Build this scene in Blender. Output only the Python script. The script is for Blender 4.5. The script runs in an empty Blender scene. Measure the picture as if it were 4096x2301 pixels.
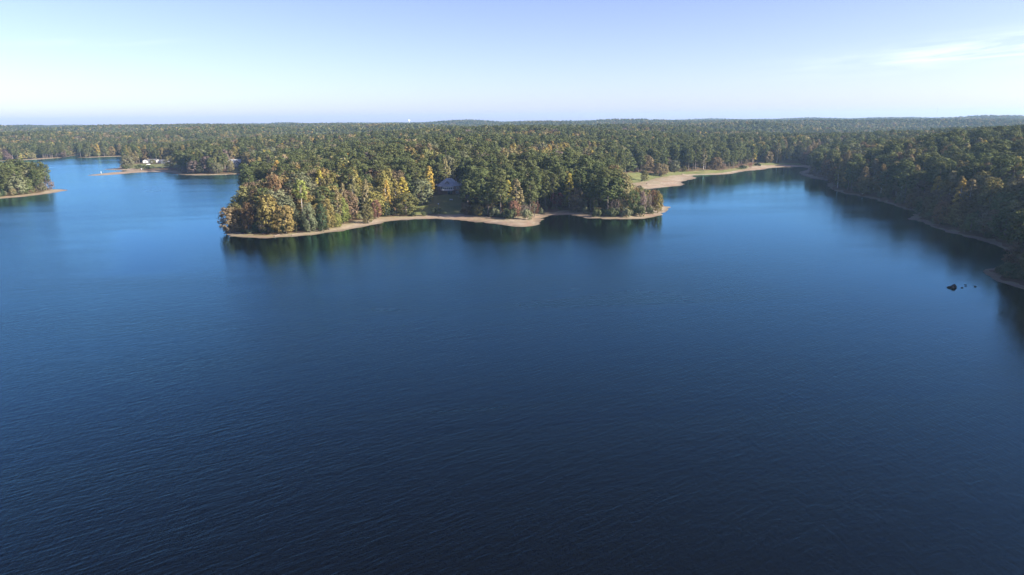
import bpy, math, random
import numpy as np
from mathutils import Matrix, Vector

scene = bpy.context.scene
COL = scene.collection

# ---------------------------------------------------------------- camera
PITCH, ROLL, EYE = math.radians(13.714), math.radians(0.5), 55.0
cam_data = bpy.data.cameras.new("camera")
cam_data.sensor_width = 36.0
cam_data.lens = 36.0 * 2731.0 / 4096.0
cam_data.clip_start, cam_data.clip_end = 1.0, 40000.0
cam = bpy.data.objects.new("camera", cam_data)
COL.objects.link(cam)
_c, _s = math.cos(PITCH), math.sin(PITCH)
_r, _u, _f = Vector((1, 0, 0)), Vector((0, _s, _c)), Vector((0, _c, -_s))
_x = math.cos(ROLL) * _r - math.sin(ROLL) * _u
_y = math.sin(ROLL) * _r + math.cos(ROLL) * _u
cam.matrix_world = Matrix(((_x.x, _y.x, -_f.x, 0), (_x.y, _y.y, -_f.y, 0), (_x.z, _y.z, -_f.z, EYE), (0, 0, 0, 1)))
scene.camera = cam

# ---------------------------------------------------------------- sky, sun, exposure
SUN_AZ, SUN_EL = math.radians(16), math.radians(27)      # azimuth measured from +X toward the viewer's back (-Y)
SUN_DIR = Vector((math.cos(SUN_EL) * math.cos(SUN_AZ), -math.cos(SUN_EL) * math.sin(SUN_AZ), math.sin(SUN_EL)))
world = bpy.data.worlds.new("World")
scene.world = world
world.use_nodes = True
wn, wl = world.node_tree.nodes, world.node_tree.links
wn.clear()
w_out = wn.new("ShaderNodeOutputWorld")
w_bg = wn.new("ShaderNodeBackground")
w_bg.inputs["Strength"].default_value = 0.070
sky = wn.new("ShaderNodeTexSky")
sky.sky_type = 'NISHITA'
sky.sun_disc = False
sky.sun_elevation = SUN_EL
sky.sun_rotation = math.atan2(SUN_DIR.x, SUN_DIR.y)
sky.altitude = 100.0
sky.air_density = 0.62
sky.dust_density = 0.9
sky.ozone_density = 1.2
# thin cirrus: streaks in a band of directions
tc = wn.new("ShaderNodeTexCoord")
def wmath(op, a, b=None, clamp=False):
    n = wn.new("ShaderNodeMath"); n.operation = op; n.use_clamp = clamp
    for i, v in enumerate((a, b)):
        if v is None: continue
        if isinstance(v, (int, float)): n.inputs[i].default_value = v
        else: wl.new(v, n.inputs[i])
    return n.outputs[0]
sep = wn.new("ShaderNodeSeparateXYZ"); wl.new(tc.outputs["Generated"], sep.inputs[0])
az = wmath('ARCTAN2', sep.outputs[0], sep.outputs[1])
el = wmath('ARCSINE', sep.outputs[2])
cxyz = wn.new("ShaderNodeCombineXYZ")
tilt = wmath('MULTIPLY', az, -0.07)
wl.new(wmath('MULTIPLY', az, 9.0), cxyz.inputs[0])
wl.new(wmath('MULTIPLY', wmath('ADD', el, tilt), 95.0), cxyz.inputs[1])
cn = wn.new("ShaderNodeTexNoise"); cn.inputs["Scale"].default_value = 1.0
cn.inputs["Detail"].default_value = 7.0; cn.inputs["Roughness"].default_value = 0.62; cn.inputs["Distortion"].default_value = 0.5
wl.new(cxyz.outputs[0], cn.inputs["Vector"])
def wgauss(a0, e0, sa, se):
    da = wmath('DIVIDE', wmath('SUBTRACT', az, a0), sa)
    de = wmath('DIVIDE', wmath('SUBTRACT', wmath('ADD', el, tilt), e0), se)
    return wmath('EXPONENT', wmath('MULTIPLY', wmath('ADD', wmath('MULTIPLY', da, da), wmath('MULTIPLY', de, de)), -1.0))
CIRRUS = [(0.63, 0.036, 0.17, 0.0135, 1.0), (-0.52, 0.132, 0.07, 0.0035, 0.35)]
mask = None
for a0, e0, sa, se, amp in CIRRUS:
    g = wmath('MULTIPLY', wgauss(a0, e0, sa, se), amp)
    mask = g if mask is None else wmath('ADD', mask, g)
streak = wmath('MULTIPLY', wmath('SUBTRACT', cn.outputs[0], 0.38), 3.2, True)
cov = wmath('MULTIPLY', wmath('MULTIPLY', mask, streak), 0.75, True)
w_mix = wn.new("ShaderNodeMix"); w_mix.data_type = 'RGBA'
wl.new(cov, w_mix.inputs[0])
w_tint = wn.new("ShaderNodeMix"); w_tint.data_type = 'RGBA'; w_tint.blend_type = 'MULTIPLY'
w_tint.inputs[0].default_value = 1.0; w_tint.inputs[7].default_value = (1.12, 0.99, 1.42, 1)
wl.new(sky.outputs[0], w_tint.inputs[6]); wl.new(w_tint.outputs[2], w_mix.inputs[6])
w_mix.inputs[7].default_value = (7.2, 7.6, 8.0, 1)
wl.new(w_mix.outputs[2], w_bg.inputs["Color"])
wl.new(w_bg.outputs[0], w_out.inputs["Surface"])

sun_data = bpy.data.lights.new("sun", 'SUN')
sun_data.energy = 5.0
sun_data.angle = math.radians(0.53)
sun_data.color = (1.0, 0.91, 0.78)
sun = bpy.data.objects.new("sun", sun_data)
COL.objects.link(sun)
sun.rotation_euler = SUN_DIR.to_track_quat('Z', 'Y').to_euler()
sun.location = (800, -300, 500)

vs = scene.view_settings
vs.view_transform = 'Standard'
vs.look = 'None'
vs.exposure = 1.6
vs.gamma = 1.0
vs.use_curve_mapping = False
scene.render.engine = 'CYCLES'
cy = scene.cycles
cy.max_bounces = 6
cy.diffuse_bounces = 2
cy.glossy_bounces = 2
cy.transmission_bounces = 2
cy.transparent_max_bounces = 4
cy.volume_bounces = 0
cy.use_denoising = True
try:
    cy.denoiser = 'OPENIMAGEDENOISE'
except Exception:
    pass

HAZE_DENSITY = 8.2e-5

LAKE = [(-873.9, 1012.9, 12), (-802.7, 1090.9, 11), (-789.4, 1116.7, 12), (-771.8, 1150.9, 13), (-772.2, 1190.3, 12), (-768.5, 1206.2, 8), (-794.5, 1254.0, 3), (-812.4, 1323.5, 3), (-784.6, 1289.2, 3), (-758.8, 1204.5, 2), (-736.4, 1184.4, 3), (-720.1, 1189.8, 8), (-711.8, 1205.0, 12), (-686.4, 1226.3, 12), (-661.2, 1239.6, 8), (-622.1, 1198.2, 5), (-631.2, 1159.0, 4), (-616.8, 1104.1, 4), (-560.4, 997.9, 4), (-514.1, 910.3, 6), (-509.8, 892.6, 12), (-512.7, 885.9, 20), (-517.9, 874.9, 25), (-499.0, 861.2, 25), (-481.3, 852.4, 25), (-465.1, 841.7, 20), (-463.7, 831.0, 16), (-468.8, 819.2, 20), (-473.0, 799.9, 25), (-473.4, 777.3, 25), (-474.8, 766.6, 25), (-454.6, 764.4, 25), (-442.8, 783.1, 25), (-436.1, 813.3, 25), (-416.5, 808.9, 20), (-397.5, 804.7, 12), (-381.8, 781.6, 7), (-361.7, 762.8, 9), (-345.3, 753.9, 9), (-323.3, 756.7, 10), (-307.5, 758.5, 10), (-294.7, 773.4, 9), (-276.0, 747.8, 4), (-254.5, 681.6, 3), (-251.2, 653.3, 5), (-255.0, 640.5, 8), (-242.3, 621.7, 5), (-219.3, 578.5, 3), (-204.7, 532.1, 4), (-207.6, 514.8, 6), (-194.4, 492.6, 3), (-173.2, 433.1, 3), (-155.7, 373.7, 3), (-150.5, 352.5, 4), (-144.2, 341.8, 4), (-138.8, 336.2, 6), (-126.3, 332.5, 8), (-115.3, 333.5, 9), (-106.3, 336.7, 9), (-99.2, 341.7, 9), (-89.2, 352.5, 11), (-79.2, 367.4, 16), (-73.1, 378.2, 17), (-69.7, 387.8, 14), (-55.7, 395.1, 12), (-44.1, 395.4, 16), (-32.4, 390.5, 17), (-25.2, 385.0, 17), (-17.0, 378.7, 16), (-8.9, 373.4, 17), (-3.4, 365.7, 20), (4.7, 360.8, 24), (11.9, 363.0, 24), (16.8, 372.8, 20), (16.8, 385.5, 16), (20.0, 400.9, 13), (26.3, 407.1, 12), (35.3, 407.6, 13), (39.9, 399.6, 12), (43.9, 393.0, 10), (53.6, 388.2, 8), (64.8, 386.0, 8), (73.6, 387.5, 9), (82.9, 393.7, 11), (91.1, 407.3, 12), (100.5, 431.8, 12), (103.5, 441.9, 10), (100.5, 446.1, 6), (99.9, 474.8, 3), (101.0, 507.2, 3), (99.7, 530.8, 8), (99.6, 546.3, 18), (113.2, 559.5, 32), (126.8, 573.3, 42), (136.3, 579.1, 42), (149.6, 589.3, 40), (152.1, 615.9, 36), (161.2, 636.0, 34), (178.6, 659.6, 32), (181.1, 680.5, 26), (182.1, 694.6, 18), (191.4, 700.1, 13), (208.5, 699.8, 13), (229.1, 710.9, 15), (240.6, 730.7, 15), (253.7, 747.6, 16), (273.0, 762.6, 20), (284.6, 773.2, 26), (294.9, 790.6, 30), (319.3, 804.7, 30), (340.6, 804.1, 22), (334.6, 772.9, 14), (300.4, 723.5, 7), (287.0, 675.0, 8), (282.4, 642.8, 8), (288.6, 617.7, 8), (270.8, 591.9, 6), (256.2, 550.7, 4), (248.7, 518.1, 4), (251.4, 498.3, 4), (251.9, 472.3, 4), (246.5, 440.9, 4), (243.2, 419.3, 5), (241.0, 403.0, 7), (225.8, 386.6, 7), (219.1, 374.9, 7), (222.7, 370.8, 5), (219.1, 357.2, 3), (213.3, 330.2, 3), (215.1, 312.6, 4), (213.0, 295.7, 4), (207.7, 279.5, 4), (200.8, 265.0, 3), (189.8, 255.7, 3), (178.6, 249.8, 3), (171.0, 243.1, 3), (169.2, 239.9, 3), (167.6, 231.9, 3), (167.2, 222.6, 3), (166.5, 215.3, 3), (185.0, 170.0, 5), (215.0, 110.0, 5), (260.0, 20.0, 6), (280.0, -120.0, 6), (200.0, -300.0, 8), (-150.0, -430.0, 8), (-700.0, -400.0, 8), (-1150.0, -120.0, 8), (-1150.0, 200.0, 8), (-900.0, 380.0, 8), (-455.4, 505.9, 9), (-420.3, 512.9, 10), (-393.6, 527.7, 11), (-389.6, 536.2, 11), (-383.5, 546.6, 11), (-380.3, 563.6, 10), (-381.3, 577.9, 12), (-382.2, 595.1, 14), (-392.7, 603.8, 12), (-406.5, 606.2, 8), (-436.3, 637.5, 4), (-495.7, 688.8, 4), (-583.7, 734.4, 4), (-721.0, 783.3, 5), (-1150.0, 960.0, 6)]
FARHILL = (-1205.0, 5000.0, 17.0, 150.0)
PADS = [(-42.1, 472.6, 11.0, 6.89), (-507.2, 978.7, 20.0, 1.98), (-326.4, 817.3, 11.0, 4.48)]
LAWNS = [[(-70.9, 410.5), (-65.7, 421.7), (-58.9, 441.2), (-54.7, 454.0), (-48.1, 463.0), (-42.4, 465.6), (-33.1, 466.3), (-30.5, 446.2), (-28.3, 411.6), (-33.9, 409.0), (-46.0, 409.9), (-59.3, 408.1)], [(103.4, 625.4), (97.7, 583.4), (112.3, 599.2), (131.0, 634.4), (152.3, 668.8), (161.0, 687.4), (155.9, 692.7), (136.7, 678.4), (123.7, 674.9), (113.9, 674.6)], [(-493.9, 881.6), (-528.6, 949.4), (-512.6, 958.2), (-469.1, 926.8), (-433.0, 908.9), (-405.1, 848.9), (-427.3, 849.1), (-463.1, 864.2)], [(152.2, 687.3), (164.3, 713.4), (181.4, 719.6), (198.6, 725.4), (223.7, 739.1), (259.9, 784.3), (277.1, 810.2), (279.8, 800.8), (254.9, 760.6), (220.4, 719.0), (190.5, 704.6), (162.9, 684.8)], [(-319.4, 777.2), (-327.9, 802.1), (-311.4, 806.5), (-299.2, 780.9)], [(277.2, 801.7), (294.8, 836.0), (324.3, 842.2), (348.6, 834.6), (347.8, 819.6), (327.6, 819.3), (295.3, 803.7)]]
TREES = [
    ('lollipop', 'lime', -110.9, 361.6, 24.8, 8.5, 'tall yellow-green tree on a long bare pale trunk on the peninsula tip'),
    ('oak', 'rust', -134.6, 346.8, 15.3, 6.4, 'rust-brown tree above the sand at the left end of the peninsula'),
    ('oak', 'gold', -123.5, 344.5, 20.0, 10.4, 'tall golden-olive tree second back from the peninsula tip shore'),
    ('oak', 'gold', -114.2, 343.4, 14.8, 10.8, 'broad golden tree left of the long pale trunk'),
    ('oak', 'brown', -145.0, 349.1, 13.8, 11.1, 'dark brown-green dome tree leaning over the peninsula tip water'),
    ('sparse', 'greybare', -126.1, 343.5, 6.1, 5.8, 'low grey-brown leafless bush below the golden trees'),
    ('oak', 'greyolive', -103.3, 346.9, 15.8, 7.2, 'grey-topped olive tree right of the long pale trunk'),
    ('oak', 'darkgreen', -97.7, 350.5, 14.7, 6.5, 'dark green tree between the grey-topped and the orange tree'),
    ('oak', 'gold', -95.7, 355.2, 17.0, 7.3, 'orange-gold tree near the left half of the curved sand shore'),
    ('oak', 'rust', -130.5, 378.7, 26.1, 10.6, 'tall rust and olive tree rising behind the peninsula tip'),
    ('oak', 'brown', -139.4, 375.4, 19.8, 7.2, 'mauve-brown tree crown on the peninsula tip'),
    ('oak', 'olive', -148.5, 382.6, 21.3, 11.3, 'olive-brown tree near the small dark point of land'),
    ('oak', 'greyolive', -121.2, 396.8, 23.7, 16.0, 'wide grey-green dome tree on the peninsula tip skyline'),
    ('poplar', 'yellow', -114.7, 411.4, 22.9, 8.7, 'bright lemon-yellow pointed tree among dark crowns'),
    ('oak', 'gold', -116.5, 450.6, 19.5, 7.6, 'orange-yellow round crown beside the bright yellow pointed tree'),
    ('poplar', 'tan', -91.6, 396.1, 24.0, 6.4, 'slim pale tan-yellow tree, tallest left of the house lawn'),
    ('poplar', 'tan', -94.7, 384.9, 21.1, 5.2, 'slim tan tree left of the tallest pale tree'),
    ('poplar', 'tan', -84.7, 397.5, 22.8, 5.7, 'slim tan tree with peach top in mid grove'),
    ('poplar', 'yellow', -74.0, 405.9, 21.1, 6.2, 'tall narrow yellow tree left of the twin golden column'),
    ('poplar', 'gold', -69.4, 412.8, 20.0, 7.3, 'tall golden column tree with pale trunk at the lawn edge'),
    ('poplar', 'tan', -94.6, 370.3, 19.6, 5.3, 'tan-olive thin tree above the bright green clump'),
    ('oak', 'lime', -92.5, 375.0, 14.6, 6.6, 'bright leaf-green tree in the middle of the left grove'),
    ('oak', 'lime', -92.7, 362.3, 7.8, 4.5, 'low lime green small tree near the sand'),
    ('oak', 'redbrown', -78.4, 394.6, 11.4, 6.4, 'red-brown small tree by the curved sand shore'),
    ('oak', 'darkgreen', -73.9, 401.7, 9.3, 5.0, 'small dark blue-green tree beside the red-brown tree'),
    ('oak', 'olive', -80.1, 377.7, 11.2, 6.7, 'olive rounded tree left of the red-brown tree'),
    ('oak', 'greyolive', -56.3, 433.3, 17.4, 14.6, 'large grey-green spreading tree left of the house lawn'),
    ('pine', 'pine', -65.3, 432.1, 14.7, 8.2, 'dark pine between golden column tree and the spreading lawn tree'),
    ('poplar', 'yellow', -53.8, 450.0, 22.4, 8.7, 'yellow tree leaning toward the grey-roofed house'),
    ('snag', 'greybare', -66.3, 411.2, 6.9, 3.6, 'small bare grey tree at the left edge of the lawn'),
    ('snag', 'greybare', -89.0, 400.8, 9.6, 3.8, 'bare grey dead tree inside the left grove'),
    ('poplar', 'tan', -15.2, 418.5, 19.5, 8.1, 'golden-tan oval tree with straight bare trunk right of the lawn'),
    ('poplar', 'yellow', -2.3, 410.6, 18.9, 8.7, 'yellow oval tree above the red shore bushes'),
    ('poplar', 'yellow', 36.3, 427.1, 22.0, 7.9, 'vivid yellow tree against dark pines above the red tree'),
    ('sparse', 'red', 28.5, 425.7, 10.4, 9.7, 'spreading red tree with thin foliage in dark gap'),
    ('oak', 'gold', -19.3, 399.9, 7.3, 5.9, 'small orange-yellow tree at the sand edge right of the lawn'),
    ('sparse', 'redbrown', 13.4, 398.0, 9.6, 6.7, 'rusty pink bush tree at the right end of the sand bulge'),
    ('oak', 'redbrown', 1.7, 394.3, 9.9, 8.1, 'red and olive bushy tree above the sand bulge'),
    ('sparse', 'mauve', 7.6, 396.2, 7.4, 6.1, 'pale mauve leafless bush between two reddish bushes'),
    ('pine', 'pine', 6.3, 428.7, 22.1, 10.1, 'broad pine with drooping layers behind the reddish bushes'),
    ('pine', 'pine', 16.3, 424.4, 22.1, 6.8, 'dark pine right of the broad layered pine'),
    ('pine', 'pine', 21.4, 426.1, 21.0, 6.9, 'dark layered pine behind the red spreading tree, nearest of its row'),
    ('pine', 'pine', 26.0, 425.9, 22.3, 6.9, 'dark pine directly behind the red spreading tree'),
    ('pine', 'pine', 48.5, 415.7, 22.8, 6.7, 'tall dark pine right of the vivid yellow tree'),
    ('pine', 'pine', -22.0, 428.3, 16.6, 4.7, 'slim dark pine with bare lower trunk beside the lawn'),
    ('oak', 'brown', 40.0, 416.5, 15.1, 9.5, 'dim brown round tree right below the vivid yellow tree'),
    ('pine', 'pine', 56.7, 402.4, 22.1, 12.1, 'massive dark pine on the right point of the peninsula'),
    ('oak', 'tan', 67.6, 406.9, 22.0, 9.3, 'tan round-topped tree, tallest on the right point'),
    ('oak', 'green', 71.8, 400.0, 15.1, 7.1, 'mid green tree right of the tan tree on the point'),
    ('oak', 'mauve', 76.7, 401.1, 14.6, 4.7, 'pinkish brown thin tree on the right point'),
    ('sparse', 'greybare', 81.9, 406.2, 12.4, 4.2, 'grey thin-branched tree on the right point'),
    ('oak', 'gold', 88.7, 413.0, 12.4, 6.4, 'orange-gold tree at the outer end of the right point'),
    ('sparse', 'red', 85.8, 413.7, 14.5, 5.5, 'tree with red top at the outer end of the right point'),
    ('sparse', 'mauve', 61.0, 399.8, 9.7, 6.5, 'mauve leafless shrub in front of the massive pine'),
    ('pine', 'pine', 89.6, 611.3, 23.5, 13.8, 'tall broad pine at the left edge of the beach lawn'),
    ('oak', 'olive', 120.6, 622.1, 10.1, 6.8, 'lone small tree with reddish side on the beach lawn'),
    ('oak', 'tan', 145.3, 672.4, 12.2, 15.1, 'tan-olive round tree with white trunks at the lawn edge'),
    ('oak', 'greyolive', 169.6, 716.3, 11.7, 13.5, 'grey-olive tree clump behind the sandy beach'),
    ('oak', 'olive', 180.6, 719.8, 5.8, 5.2, 'small yellow-olive tree behind the sandy beach'),
    ('sparse', 'redbrown', 226.9, 738.0, 7.3, 5.9, 'rusty pink bush by the far cove shore'),
    ('sparse', 'redbrown', 258.3, 778.5, 6.3, 5.6, 'rusty bush near the end of the far cove'),
    ('sparse', 'red', 269.7, 778.8, 6.6, 5.1, 'small crimson bush at the end of the far cove'),
    ('pine', 'pine', 193.4, 724.8, 27.2, 12.1, 'tall dark pine standing behind the sandy beach, left of the cove pines'),
    ('pine', 'pine', 185.0, 720.8, 24.2, 10.4, 'dark pine with bare trunk behind the small yellow-olive tree'),
    ('pine', 'pine', 231.5, 753.4, 22.9, 10.9, 'dark pine above the rusty pink cove bush'),
    ('pine', 'pine', 249.3, 775.2, 19.6, 11.2, 'dark pine near the cove end'),
    ('oak', 'greyolive', -483.6, 873.6, 16.7, 15.8, 'rounded grey-green tree at the left end of the far lawn'),
    ('oak', 'olive', -489.5, 947.7, 6.0, 7.5, 'small round tree in front of the white house'),
    ('oak', 'olive', -422.2, 858.4, 13.6, 14.3, 'round olive tree right of the low grey building'),
    ('oak', 'tan', -315.2, 778.9, 13.7, 7.3, 'tan tree right of the dark gabled house'),
    ('oak', 'olive', 232.7, 372.0, 8.8, 8.2, 'olive-brown tree by the mud spit of the shaded bank'),
    ('oak', 'rust', 245.0, 418.5, 10.1, 6.1, 'brown-orange tree on the shaded bank'),
    ('oak', 'rust', 221.6, 350.3, 12.7, 7.8, 'rust-tinted tree above the shaded bank shoreline'),
    ('oak', 'green', 220.4, 324.5, 9.2, 6.6, 'dull green round tree low on the shaded bank'),
    ('oak', 'brown', 222.3, 313.4, 12.7, 8.1, 'grey-brown thin tree low on the shaded bank'),
    ('oak', 'brown', 224.3, 297.1, 9.0, 7.7, 'grey-brown tree behind the near shaded point'),
    ('oak', 'brown', 184.8, 242.9, 10.6, 10.0, 'dim brown tree on the near shaded point'),
    ('oak', 'darkgreen', 173.3, 231.2, 5.3, 7.0, 'dark green tree on the near shaded point above the rocks'),
    ('oak', 'tan', -397.2, 546.8, 6.6, 5.2, 'small orange-tan tree at the sand of the far left point'),
]
SHRUBS = [(44.6, 407.9, 5.4, 5.4), (50.2, 397.1, 5.3, 7.6), (59.3, 395.8, 4.9, 7.6), (66.7, 394.7, 5.8, 8.1), (75.4, 397.2, 6.4, 6.7), (81.9, 406.2, 6.0, 6.0), (-45.2, 409.9, 4.2, 8.7), (-52.3, 405.0, 2.7, 3.9), (-58.0, 404.2, 2.4, 5.0), (-0.8, 388.2, 5.7, 10.0), (8.4, 386.0, 6.0, 8.5), (18.0, 410.0, 3.8, 4.5), (-17.1, 402.0, 4.4, 8.9), (-8.8, 396.2, 5.8, 8.7), (-484.1, 868.8, 4.7, 14.4), (-462.2, 862.5, 5.0, 15.6), (-443.7, 849.6, 5.2, 12.3), (-425.6, 845.5, 1.8, 6.1), (116.0, 610.8, 2.0, 2.2), (258.7, 772.0, 3.9, 11.2), (290.2, 814.1, 4.1, 8.8)]

# ---------------------------------------------------------------- land model
# The lake outline in metres (x east, y north of the viewpoint, water level z = 0);
# third value: width of the dry sand margin there.
def chaikin(p, n):
    for _ in range(n):
        q = np.roll(p, -1, axis=0)
        p = np.stack([0.75 * p + 0.25 * q, 0.25 * p + 0.75 * q], axis=1).reshape(-1, p.shape[1])
    return p

OUT = chaikin(np.array(LAKE, dtype=float), 2)

def lake_fields(x, y):
    """signed distance to the shore (land > 0) and local sand width"""
    x = np.asarray(x, float).ravel(); y = np.asarray(y, float).ravel()
    near = (x > -1520) & (x < 720) & (y > -820) & (y < 1680)
    if not near.all():
        d = np.full(len(x), 350.0); w = np.full(len(x), 8.0)
        if near.any(): d[near], w[near] = lake_fields(x[near], y[near])
        return d, w
    a = OUT; b = np.roll(OUT, -1, axis=0)
    d = np.empty(len(x)); w = np.empty(len(x)); ins = np.zeros(len(x), bool)
    ex = b[:, 0] - a[:, 0]; ey = b[:, 1] - a[:, 1]; L2 = ex * ex + ey * ey + 1e-9
    for s in range(0, len(x), 6000):
        px = x[s:s + 6000, None]; py = y[s:s + 6000, None]
        dx = px - a[:, 0]; dy = py - a[:, 1]
        t = np.clip((dx * ex + dy * ey) / L2, 0, 1)
        qd = (dx - t * ex) ** 2 + (dy - t * ey) ** 2
        k = qd.argmin(1); r = np.arange(len(k))
        d[s:s + 6000] = np.sqrt(qd[r, k])
        w[s:s + 6000] = a[k, 2] + (b[k, 2] - a[k, 2]) * t[r, k]
        cond = (a[:, 1] > py) != (b[:, 1] > py)
        xi = a[:, 0] + (py - a[:, 1]) * ex / np.where(np.abs(ey) < 1e-9, 1e-9, ey)
        ins[s:s + 6000] = ((cond & (px < xi)).sum(1) % 2) == 1
    return np.where(ins, -d, np.minimum(d, 350.0)), w

_rn = np.random.RandomState(11)
def _waves(n, l0, l1):
    l = np.exp(_rn.uniform(math.log(l0), math.log(l1), n)); th = _rn.uniform(0, 2 * math.pi, n)
    return 2 * math.pi / l * np.cos(th), 2 * math.pi / l * np.sin(th), _rn.uniform(0, 2 * math.pi, n), 1 / math.sqrt(n)
_W1 = _waves(9, 6, 22); _W2 = _waves(14, 350, 1500); _W3 = _waves(10, 60, 200)
def wav(W, x, y):
    return sum(np.sin(kx * x + ky * y + p) for kx, ky, p in zip(*W[:3])) * W[3] * 1.2

def sstep(a, b, v):
    t = np.clip((v - a) / (b - a), 0, 1); return t * t * (3 - 2 * t)

def gauss(x, y, cx, cy, s):
    return np.exp(-((x - cx) ** 2 + (y - cy) ** 2) / (2 * s * s))

def poly_sd(P, x, y):
    """signed distance to a closed polygon, inside < 0"""
    a = np.array(P, float); b = np.roll(a, -1, axis=0)
    x = np.asarray(x, float).ravel()[:, None]; y = np.asarray(y, float).ravel()[:, None]
    ex = b[:, 0] - a[:, 0]; ey = b[:, 1] - a[:, 1]; L2 = ex * ex + ey * ey + 1e-9
    t = np.clip(((x - a[:, 0]) * ex + (y - a[:, 1]) * ey) / L2, 0, 1)
    d = np.sqrt(((x - a[:, 0] - t * ex) ** 2 + (y - a[:, 1] - t * ey) ** 2).min(1))
    cond = (a[:, 1] > y) != (b[:, 1] > y)
    xi = a[:, 0] + (y - a[:, 1]) * ex / np.where(np.abs(ey) < 1e-9, 1e-9, ey)
    return np.where(((cond & (x < xi)).sum(1) % 2) == 1, -d, d)

def land(x, y):
    """height, distance to shore, distance beyond the sand margin"""
    x = np.asarray(x, float).ravel(); y = np.asarray(y, float).ravel()
    d, w = lake_fields(x, y)
    d = d + 1.2 * wav(_W1, x, y) * np.clip(np.abs(d) / 3 + 0.4, 0, 1)
    v = d - w + 1.9 * wav(_W1, y, -x) + 1.2 * wav(_W3, 1.7 * y, -1.7 * x)
    hm = 18.0 - 7 * sstep(-90, -330, x) * sstep(1900, 1000, y) - 5 * gauss(x, y, -140, 400, 90)
    hm = hm + 8 * sstep(190, 260, x) * sstep(760, 600, y) + 3 * sstep(1300, 2600, y)
    hm = hm + 6 * gauss(x, y, 0, 640, 120) - 4 * sstep(900, 1300, y) * sstep(2400, 1700, y)
    hm = hm + 8.5 * wav(_W2, x, y) * sstep(450, 1500, y) * (0.55 + 0.45 * sstep(6000, 2500, y))
    hm = hm + FARHILL[2] * gauss(x, y, FARHILL[0], FARHILL[1], FARHILL[3]) + 3 * sstep(300, 1500, x) * sstep(1500, 4500, y)
    L = 125.0 - 55 * sstep(190, 260, x) * sstep(760, 600, y)
    up = np.clip(v, 0, None)
    z = np.where(d > 0, 0.055 * np.clip(np.minimum(d, d - v), 0, 26), 0.10 * d)
    z = z + np.where(d > 0, hm * (1 - np.exp(-up / L)) + 0.5 * wav(_W3, x, y) * sstep(0, 30, up), 0)
    for cx, cy, rad, zt in PADS:
        k = 1 - sstep(rad, rad * 2.2, np.hypot(x - cx, y - cy)); z = z * (1 - k) + zt * k
    return np.maximum(z, -4.0), d, v
# ---------------------------------------------------------------- end of land model
RNG = np.random.RandomState(7)

# ---------------------------------------------------------------- helpers
def tag(o, label=None, cat=None, group=None, kind=None):
    if label: o["label"] = label
    if cat: o["category"] = cat
    if group: o["group"] = group
    if kind: o["kind"] = kind
    return o

def mesh_from(name, v, loops, starts, totals, mats, mat_idx=None, smooth=False):
    me = bpy.data.meshes.new(name)
    v = np.asarray(v, np.float32)
    me.vertices.add(len(v)); me.vertices.foreach_set("co", v.ravel())
    me.loops.add(len(loops)); me.loops.foreach_set("vertex_index", np.asarray(loops, np.int32))
    me.polygons.add(len(starts)); me.polygons.foreach_set("loop_start", np.asarray(starts, np.int32))
    for m in mats: me.materials.append(m)
    if mat_idx is not None: me.polygons.foreach_set("material_index", np.asarray(mat_idx, np.int32))
    me.polygons.foreach_set("use_smooth", np.full(len(starts), smooth))
    me.update(calc_edges=True)
    me.validate()
    return me

def polys(name, v, f, mats, mat_idx=None, smooth=False):
    f = np.asarray(f, np.int32); n = f.shape[1]
    return mesh_from(name, v, f.ravel(), np.arange(len(f)) * n, None, mats, mat_idx, smooth)

def link(name, me, parent=None, loc=(0, 0, 0)):
    o = bpy.data.objects.new(name, me); COL.objects.link(o)
    o.location = loc
    if parent is not None: o.parent = parent
    return o

def empty(name, loc, rz=0.0):
    o = bpy.data.objects.new(name, None); COL.objects.link(o)
    o.empty_display_size = 0.5; o.location = loc; o.rotation_euler = (0, 0, rz)
    return o

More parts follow.
